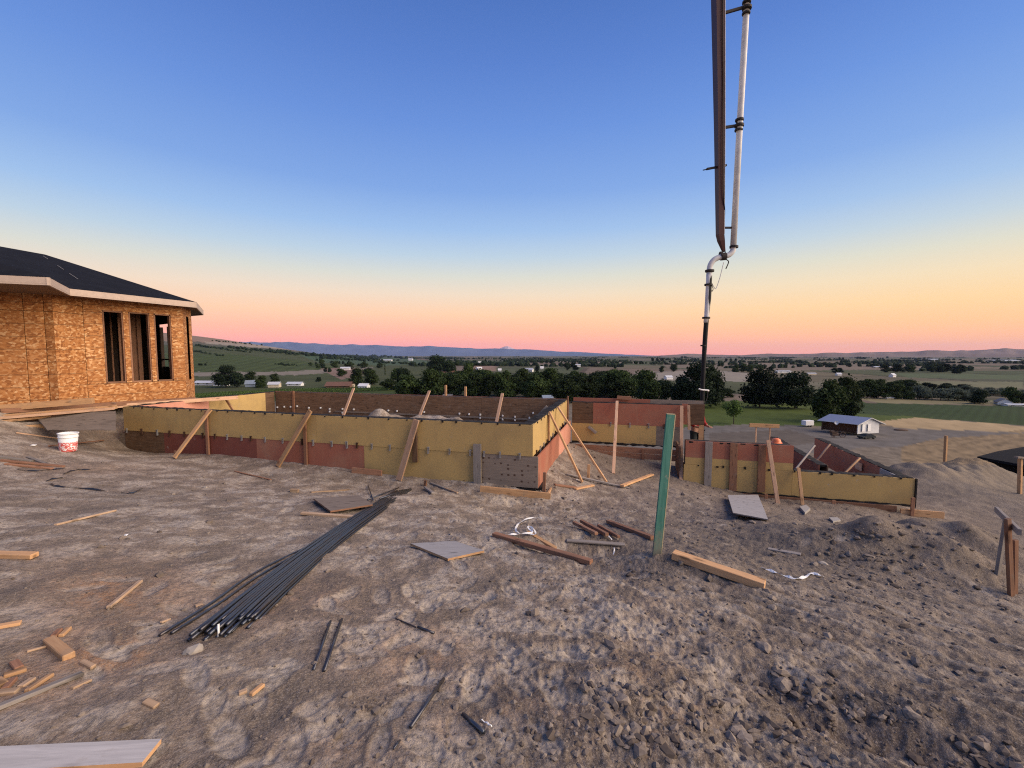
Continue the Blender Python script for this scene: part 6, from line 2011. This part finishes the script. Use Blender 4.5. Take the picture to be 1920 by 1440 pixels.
# ------------------------------------------------------------------ buildings on the valley floor
def gable_house(name, px, py, wpx, hpx, rise, depth, rot, wall, roof_, label, cat='house', group=None, windows=True, Y=None):
    g_ = G(px, py, 0, 5000) if Y is None else Vector((*P(px, py, Y)[:2], gz(*P(px, py, Y)[:2])))
    s_ = g_.y / FPX
    w, h, rs = wpx * s_, hpx * s_, rise * s_
    dp = depth * w
    rt_ = thing(name, label, cat, g_, group)
    M = Matrix.Translation(g_) @ Matrix.Rotation(R(rot), 4, 'Z')
    a, b = w / 2, dp / 2
    vs_ = [(-a, -b, -0.5), (a, -b, -0.5), (a, b, -0.5), (-a, b, -0.5), (-a, -b, h), (a, -b, h), (a, b, h), (-a, b, h), (-a, 0, h + rs), (a, 0, h + rs)]
    mk('walls', vs_, [(0, 1, 5, 4), (2, 3, 7, 6), (1, 2, 6, 9, 5), (3, 0, 4, 8, 7)], wall, rt_, M)
    ov = 0.04 * w + 0.25; t = max(0.12, 0.01 * w)
    k = rs / b
    rv = []
    for dz in (0, t):
        rv += [(-a - ov, -b - ov, h - k * ov + dz + 0.02), (a + ov, -b - ov, h - k * ov + dz + 0.02), (a + ov, 0, h + rs + dz + 0.02), (-a - ov, 0, h + rs + dz + 0.02), (a + ov, b + ov, h - k * ov + dz + 0.02), (-a - ov, b + ov, h - k * ov + dz + 0.02)]
    mk('roof', rv, [(6, 7, 8, 9), (9, 8, 10, 11), (1, 0, 3, 2), (2, 3, 5, 4), (0, 1, 7, 6), (4, 5, 11, 10), (1, 2, 8, 7), (2, 4, 10, 8), (3, 0, 6, 9), (5, 3, 9, 11)], roof_, rt_, M)
    if windows:
        for x in (-0.28, 0.25):
            mk('window', None, None, None, rt_, M @ Matrix.Translation((x * w, -b - 0.02, h * 0.55)), data=box_mesh(w * 0.14, 0.08, h * 0.35, 'glass_dark'))
    return rt_


for a in [('farm_house', 386, 722, 34, 5, 3, 0.4, -5, 'house_white', 'roof_pale', 'long white house at the left end of the vineyard'), ('farm_house', 415, 723, 24, 5, 3, 0.5, 5, 'house_white', 'roof_grey', 'white house just left of the big dark tree'),
          ('farm_house', 471, 725, 17, 6, 6, 0.8, 20, 'house_blue', 'house_blue', 'small house with a blue roof among the left trees'), ('farm_house', 515, 726, 19, 6, 4, 0.7, 10, 'house_cream', 'roof_pale', 'cream house right of the blue roofed one'),
          ('farm_house', 554, 723, 26, 4, 3, 0.5, 0, 'house_white', 'roof_pale', 'low white house between the cream and the brown roofed house'), ('farm_house', 637, 726, 42, 4, 6, 0.7, 8, 'roof_brown', 'roof_brown', 'wide brown roofed house behind the long form'),
          ('farm_house', 683, 727, 17, 4, 4, 0.8, -10, 'house_white', 'house_white', 'small pale house below the dense left trees'), ('farm_house', 661, 725, 7, 3, 2, 0.8, 0, 'house_cream', 'house_cream', 'tiny cream shed left of the small pale house'),
          ('farm_house', 743, 705, 13, 5, 3, 0.8, 10, 'house_white', 'roof_pale', 'white house behind the dark trees, left of the poplar'), ('farm_house', 842, 706, 26, 7, 5, 0.6, 6, 'house_cream', 'roof_brown', 'brown roofed house beside the tall poplar'),
          ('farm_house', 648, 693, 16, 3, 2, 0.5, 10, 'house_white', 'roof_pale', 'white shed by the dirt patch on the left'), ('farm_house', 899, 684, 7, 4, 2, 1.2, 40, 'house_white', 'house_white', 'upper white building in the pinkish yard far centre'), ('farm_house', 898, 693, 9, 3, 2, 1.0, 30, 'house_white', 'house_white', 'lower white building in the pinkish yard far centre'),
          ('long_shed', 1080, 688, 16, 4, 1, 0.4, 0, 'house_white', 'roof_pale', 'bright long white shed far out in the centre'), ('farm_house', 992, 697, 15, 4, 3, 0.6, -20, 'house_white', 'roof_pale', 'white house above the belt of trees in the centre'), ('farm_house', 1016, 692, 6, 3, 2, 0.8, 0, 'house_white', 'house_white', 'small white house right of the centre house'),
          ('farm_house', 1030, 698, 5, 3, 2, 0.8, 0, 'house_white', 'house_cream', 'tiny white hut above the belt of trees'), ('farm_house', 937, 696, 6, 3, 2, 0.8, 0, 'house_white', 'house_white', 'tiny white house left of centre above the belt'), ('farm_house', 1253, 711, 13, 4, 3, 0.7, 15, 'house_white', 'roof_pale', 'white house left of the hose'),
          ('long_shed', 1467, 699, 26, 3, 1, 0.4, 5, 'house_white', 'roof_pale', 'long pale sheds far right of the hose'), ('long_shed', 1520, 703, 16, 3, 1, 0.5, 5, 'house_cream', 'roof_pale', 'pale shed behind the right dark pine'), ('farm_house', 1572, 704, 8, 3, 2, 0.8, 0, 'house_white', 'roof_pale', 'small white house above the barn trees'),
          ('farm_house', 1673, 707, 9, 4, 3, 0.8, 20, 'house_white', 'roof_pale', 'white house in the dark yard far right'), ('farm_house', 1728, 694, 6, 3, 1, 0.8, 0, 'house_white', 'house_white', 'far tiny white house towards the right hills'), ('long_shed', 1652, 690, 28, 2, 1, 0.3, 0, 'house_cream', 'roof_pale', 'long thin pale shed far to the right'),
          ('farm_house', 1880, 758, 16, 5, 6, 1.2, 60, 'house_white', 'roof_grey', 'white gabled shed at the right edge behind the crop field'), ('long_shed', 1903, 761, 34, 3, 1, 0.4, -8, 'house_white', 'roof_pale', 'low white trailer shed at the right edge'), ('farm_house', 1666, 748, 14, 3, 3, 0.6, 5, 'house_cream', 'roof_pale', 'pale roof under the tree row behind the crop field'),
          ('long_shed', 1745, 676, 30, 2, 1, 0.3, 0, 'house_white', 'roof_pale', 'pale strip of greenhouse roofs far right, upper'), ('long_shed', 1880, 678, 44, 2, 1, 0.3, 0, 'house_white', 'roof_pale', 'pale strip of greenhouse roofs at the far right edge'), ('farm_house', 770, 676, 8, 3, 1, 0.6, 0, 'house_white', 'roof_pale', 'tiny white house before the blue mountains on the left'), ('long_shed', 725, 677, 20, 2, 1, 0.3, 0, 'house_white', 'roof_pale', 'thin white shed in the far left green fields')]:
    gable_house(*a, cat='house' if a[0] == 'farm_house' else 'shed', windows=a[3] > 20, group='far buildings')

# barn below the site
YBN = 128.0
gp = P(1630, 808, YBN)
zb = P(1612, 809, YBN).z
barn = thing('barn', 'low barn with a grey metal roof and a white gable end', 'barn', (gp.x, gp.y, zb))
c_n = P(1608, 809, YBN)                                    # near corner of the gable end
axl = (P(1540, 802, YBN + 7.5) - c_n); axl.z = 0; Lb = axl.length; axl.normalize()
axw = (P(1648, 806, YBN + 2.0) - c_n); axw.z = 0; Wb = axw.length; axw = axw.normalized()
Hb, Rb = 2.35, 1.6
def BP(a, b, z): return c_n + axl * a + axw * b + ez * (z + zb - c_n.z)
f_ = lambda pts: [tuple(q) for q in pts]
mk('gable_wall', f_([BP(0, 0, -0.8), BP(0, Wb, -0.8), BP(0, Wb, Hb), BP(0, Wb / 2, Hb + Rb), BP(0, 0, Hb), BP(.15, 0, -0.8), BP(.15, Wb, -0.8), BP(.15, Wb, Hb), BP(.15, Wb / 2, Hb + Rb), BP(.15, 0, Hb)]),
   [(0, 1, 2, 3, 4), (9, 8, 7, 6, 5), (0, 4, 9, 5), (1, 6, 7, 2)], 'barn_wall', barn)
mk('back_wall', f_([BP(0.2, Wb, -0.8), BP(Lb, Wb, -0.8), BP(Lb, Wb, Hb), BP(0.2, Wb, Hb)]), [(0, 1, 2, 3)], 'barn_wall', barn)
mk('end_wall', f_([BP(Lb, 0, -0.8), BP(Lb, Wb, -0.8), BP(Lb, Wb, Hb), BP(Lb, Wb / 2, Hb + Rb), BP(Lb, 0, Hb)]), [(4, 3, 2, 1, 0)], 'barn_wood', barn)
mk('stall_wall', f_([BP(0.2, 1.6, -0.8), BP(Lb, 1.6, -0.8), BP(Lb, 1.6, Hb), BP(0.2, 1.6, Hb)]), [(3, 2, 1, 0)], 'barn_wood', barn)
for k in range(5):
    q = BP(0.3 + k * (Lb - 0.5) / 4, 0.1, 0); board('post', q - ez * 0.8, q + ez * Hb, 0.18, 0.18, 'barn_wood', barn, up=axw)
ov = 0.7; kk = Rb / (Wb / 2)
rv = []
for dz in (0.02, 0.16):
    rv += [BP(-ov, -ov, Hb - kk * ov + dz), BP(Lb + ov, -ov, Hb - kk * ov + dz), BP(Lb + ov, Wb / 2, Hb + Rb + dz), BP(-ov, Wb / 2, Hb + Rb + dz), BP(Lb + ov, Wb + 1.6, Hb - kk * 1.6 + dz), BP(-ov, Wb + 1.6, Hb - kk * 1.6 + dz)]
rf_o = mk('roof', f_(rv), [(6, 9, 8, 7), (9, 11, 10, 8), (0, 1, 2, 3), (3, 2, 4, 5), (1, 7, 8, 2), (2, 8, 10, 4)], 'barn_roof', barn)
mk('white_trim', f_([rv[0], rv[3], rv[9], rv[6]]), [(0, 1, 2, 3)], 'white_paint', rf_o); mk('white_trim', f_([rv[3], rv[5], rv[11], rv[9]]), [(0, 1, 2, 3)], 'white_paint', rf_o); mk('white_trim', f_([rv[0], rv[6], rv[7], rv[1]]), [(0, 1, 2, 3)], 'white_paint', rf_o)
d0 = BP(-0.06, Wb * 0.18, 0)
for k in range(2):
    slab('door', BP(-0.06, Wb * (0.16 + 0.26 * k), -0.1), axw, -axl, ez, Wb * 0.25, 0.05, Hb - 0.1, 'white_paint', barn)
slab('door_track', BP(-0.1, Wb * 0.05, Hb + 0.02), axw, -axl, ez, Wb * 0.62, 0.08, 0.16, 'white_paint', barn)

# white box trailer by the barn
g_ = G(1514, 800, 0)
tr = thing('box_trailer', 'white box trailer parked left of the barn', 'trailer', g_)
Mt = Matrix.Translation(g_) @ Matrix.Rotation(R(10), 4, 'Z')
mk('box_body', None, None, None, tr, Mt @ Matrix.Translation((0, 0, 1.35)), data=box_mesh(3.4, 1.9, 1.7, 'white_paint', 0.12))
for x in (-0.5, 0.5):
    lathe('wheel', None, [(0, -0.1), (0.33, -0.1), (0.33, 0.1), (0, 0.1)], 'rubber_black', tr, 14, Mt @ Matrix.Translation((x, -0.85, 0.33)) @ Matrix.Rotation(R(90), 4, 'X'))
board('hitch', Mt @ Vector((1.7, 0, 0.5)), Mt @ Vector((2.7, 0, 0.5)), 0.1, 0.1, 'clamp_dark', tr)
# rusty farm implement before the barn
g_ = P(1571, 809, YBN - 5); g_.z = gz(g_.x, g_.y)
im = thing('farm_machine', 'rusty farm machine with a big wheel in front of the barn', 'farm machine', g_)
Mi = Matrix.Translation(g_)
mk('frame', None, None, None, im, Mi @ Matrix.Translation((-0.8, 0, 0.9)), data=box_mesh(2.4, 0.8, 0.7, 'rusty', 0.1))
mk('hopper', [(-1.9, -0.5, 1.2), (-0.6, -0.5, 1.2), (-0.6, 0.5, 1.2), (-1.9, 0.5, 1.2), (-2.2, -0.7, 1.9), (-0.3, -0.7, 1.9), (-0.3, 0.7, 1.9), (-2.2, 0.7, 1.9)], [(0, 1, 5, 4), (1, 2, 6, 5), (2, 3, 7, 6), (3, 0, 4, 7), (3, 2, 1, 0)], 'rusty', im, Mi)
for x, r_ in ((1.1, 0.85), (-1.6, 0.45)):
    tube('wheel', [Mi @ Vector((x + r_ * math.cos(a * 0.3927), -0.5, r_ + r_ * math.sin(a * 0.3927))) for a in range(17)], 0.09, 'rusty', im, 6)
    for a in range(4):
        an = a * 0.785; board('spoke', Mi @ Vector((x + r_ * math.cos(an), -0.5, r_ + r_ * math.sin(an))), Mi @ Vector((x - r_ * math.cos(an), -0.5, r_ - r_ * math.sin(an))), 0.05, 0.05, 'rusty', im)
c = P(1568, 793, YBN - 3)
o = lathe('satellite_dish', None, [(0.0, 0.0), (0.25, 0.05), (0.48, 0.18), (0.52, 0.26)], 'white_paint', None, 16, Matrix.Translation(c) @ Matrix.Rotation(R(70), 4, 'X') @ Matrix.Rotation(R(-20), 4, 'Y'))
tag(o, 'white dish standing before the barn roof', 'dish')


def car(px, py, Y, rot, mat, label, sc=1.0):
    p_ = P(px, py, Y); g2_ = Vector((p_.x, p_.y, gz(p_.x, p_.y)))
    c_ = thing('parked_car', label, 'car', g2_)
    M = Matrix.Translation(g2_) @ Matrix.Rotation(R(rot), 4, 'Z') @ Matrix.Scale(sc, 4)
    prof2 = [(-2.2, 0.35), (-2.25, 0.8), (-1.3, 0.95), (-0.7, 1.45), (0.9, 1.48), (1.7, 0.98), (2.2, 0.92), (2.25, 0.35)]
    vs_ = [(x, -0.85, z) for x, z in prof2] + [(x, 0.85, z) for x, z in prof2]
    n = len(prof2)
    mk('body', vs_, [tuple(range(n)), tuple(range(2 * n - 1, n - 1, -1))] + [(k, n + k, n + (k + 1) % n, (k + 1) % n) for k in range(n)], mat, c_, M)
    for sy_ in (-0.87, 0.87):
        mk('window', [(-1.15, sy_, 0.98), (-0.65, sy_, 1.38), (0.85, sy_, 1.40), (1.45, sy_, 1.0)], [(0, 1, 2, 3)], 'glass_dark', c_, M)
        for x in (-1.35, 1.4):
            lathe('wheel', None, [(0, -0.1), (0.33, -0.1), (0.33, 0.1), (0, 0.1)], 'rubber_black', c_, 14, M @ Matrix.Translation((x, sy_, 0.33)) @ Matrix.Rotation(R(90), 4, 'X'))


car(1625, 811, YBN - 6, 10, 'cloth_dark', 'dark car parked before the white barn gable')
car(986, 744, 228, 10, 'house_white', 'left one of two white cars just over the brown back wall'); car(1005, 746, 225, -10, 'house_white', 'right one of two white cars just over the brown back wall'); 
gable_house('farm_house', 1026, 749, 18, 4, 4, 0.7, 10, 'house_blue', 'house_blue', 'grey blue roof just over the brown back wall', windows=False, group='far buildings')
gable_house('farm_house', 840, 744, 16, 3, 2, 0.7, 0, 'house_blue', 'roof_grey', 'grey roof under the belt of trees, left', windows=False, group='far buildings')

# dark roof showing over the berm at the right
rx = thing('low_building', 'black hipped roof of a low building beyond the berm', 'building', (*P(1920, 880, 27)[:2], Zd(8.0)))
A_, B2, C2, D2 = P(1832, 856, 27), P(1990, 884, 23), P(1990, 826, 30), P(1870, 846, 33)
mk('roof', f_([A_, B2, C2, D2, A_ - ez * 0.15, B2 - ez * 0.15, C2 - ez * 0.15, D2 - ez * 0.15]), [(0, 1, 2), (0, 2, 3), (6, 5, 4), (7, 6, 4), (0, 4, 5, 1), (0, 3, 7, 4), (1, 5, 6, 2), (3, 2, 6, 7)], 'shingle', rx)
w0 = [A_.lerp(C2, 0.12), B2.lerp(C2, 0.1), C2, D2.lerp(C2, 0.1)]
mk('walls', f_([q - ez * 0.2 for q in w0] + [Vector((q.x, q.y, gz(q.x, q.y) - 1.0)) for q in w0]), [(0, 1, 5, 4), (1, 2, 6, 5), (2, 3, 7, 6), (3, 0, 4, 7)], 'shingle', rx)
g_ = P(1690, 797, 140); g_.z = gz(g_.x, g_.y)
o = lathe('straw_trough', None, [(0.0, -0.2), (1.2, -0.2), (1.5, 0.2), (1.3, 0.5), (0.6, 0.7), (0, 0.75)], 'rusty', None, 9, Matrix.Translation(g_) @ Matrix.Diagonal((1.6, 0.7, 0.8, 1))); tag(o, 'dark heap lying on the pale straw field', 'heap')

# ------------------------------------------------------------------ far hills
def ridge_obj(name, prof_, Y, base_px, depth, mat, seed, amp=1.0):
    r_ = np.random.default_rng(seed)
    qs = np.linspace(prof_[0][0], prof_[-1][0], 220)
    ys = np.interp(qs, [a for a, _ in prof_], [b for _, b in prof_])
    ys = ys - amp * fbm(qs / 37.0 + seed, qs * 0 + seed, 4, 0.6) * 1.5
    rows = 14
    V, F = [], []
    for i in range(rows):
        t = i / (rows - 1)
        for q, yy in zip(qs, ys):
            p_ = P(q, yy, Y)
            hb = -60.0
            k = math.sin(t * math.pi / 2)
            rough_ = 1 + 0.22 * float(perlin(np.array([q / 24.0 + seed]), np.array([t * 3.1]))[0]) * math.sin(t * math.pi)
            sc_ = (Y - depth * (1 - t)) / Y
            V.append((p_.x * sc_, Y * sc_, hb + (p_.z - hb) * k * rough_))
    n = len(qs)
    for q in range(n):
        v = V[(rows - 1) * n + q]; V.append((v[0] * 1.08, v[1] * 1.08, -60))
    for i in range(rows):
        for j in range(n - 1):
            F.append((i * n + j, i * n + j + 1, (i + 1) * n + j + 1, (i + 1) * n + j))
    return structure(mk(name, V, F, mat, None, None, True))


ridge_obj('mountain_range', [(300, 640), (560, 643), (640, 647), (700, 647), (760, 650), (800, 649), (860, 652), (900, 655), (930, 653), (960, 655), (1000, 656), (1050, 659), (1100, 661), (1160, 664), (1230, 667), (1290, 669), (1400, 671)], 20000, 668, 5000, 'range_far_hazed', 3, 0.7)
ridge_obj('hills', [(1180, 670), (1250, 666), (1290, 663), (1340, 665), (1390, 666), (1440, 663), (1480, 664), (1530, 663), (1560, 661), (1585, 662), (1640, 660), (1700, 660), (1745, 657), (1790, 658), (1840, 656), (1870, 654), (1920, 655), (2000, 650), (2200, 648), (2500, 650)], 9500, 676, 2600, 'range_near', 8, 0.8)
# the snow peak
V, F = [], []
pk = [(915, 660), (930, 656), (940, 652), (947, 649.5), (952, 649), (957, 651), (966, 654.5), (980, 659)]
for q, yy in pk:
    p_ = P(q, yy, 22500); V.append(tuple(p_)); V.append((p_.x * 0.94, 21200, -60)); V.append((p_.x * 1.06, 23900, -60))
for k in range(len(pk) - 1):
    a = k * 3
    F += [(a, a + 1, a + 4, a + 3), (a + 3, a + 5, a + 2, a)]
structure(mk('snow_mountain', V, F, 'snow'))

# ------------------------------------------------------------------ haze over the valley
def haze():
    m = bpy.data.materials.new('haze'); m.use_nodes = True
    n, l = nodes_of(m); n.clear()
    pv = n.new('ShaderNodeVolumePrincipled'); pv.inputs['Density'].default_value = HAZE
    pv.inputs['Color'].default_value = (0.50, 0.64, 0.98, 1); pv.inputs['Anisotropy'].default_value = 0.0
    o_ = n.new('ShaderNodeOutputMaterial'); l.new(pv.outputs[0], o_.inputs['Volume'])
    MATS['haze'] = m
    z0, z1 = -140.0, 620.0
    s_ = 25500.0
    vs_ = [(x, y, z) for z in (z0, z1) for (x, y) in ((-s_, -s_), (s_, -s_), (s_, s_), (-s_, s_))]
    o = mk('haze', vs_, [(3, 2, 1, 0), (4, 5, 6, 7), (0, 1, 5, 4), (1, 2, 6, 5), (2, 3, 7, 6), (3, 0, 4, 7)], 'haze')
    tag(o, 'thin bluish evening haze hanging over the whole valley', 'haze', kind='stuff')


HAZE = 1.7e-5
haze()
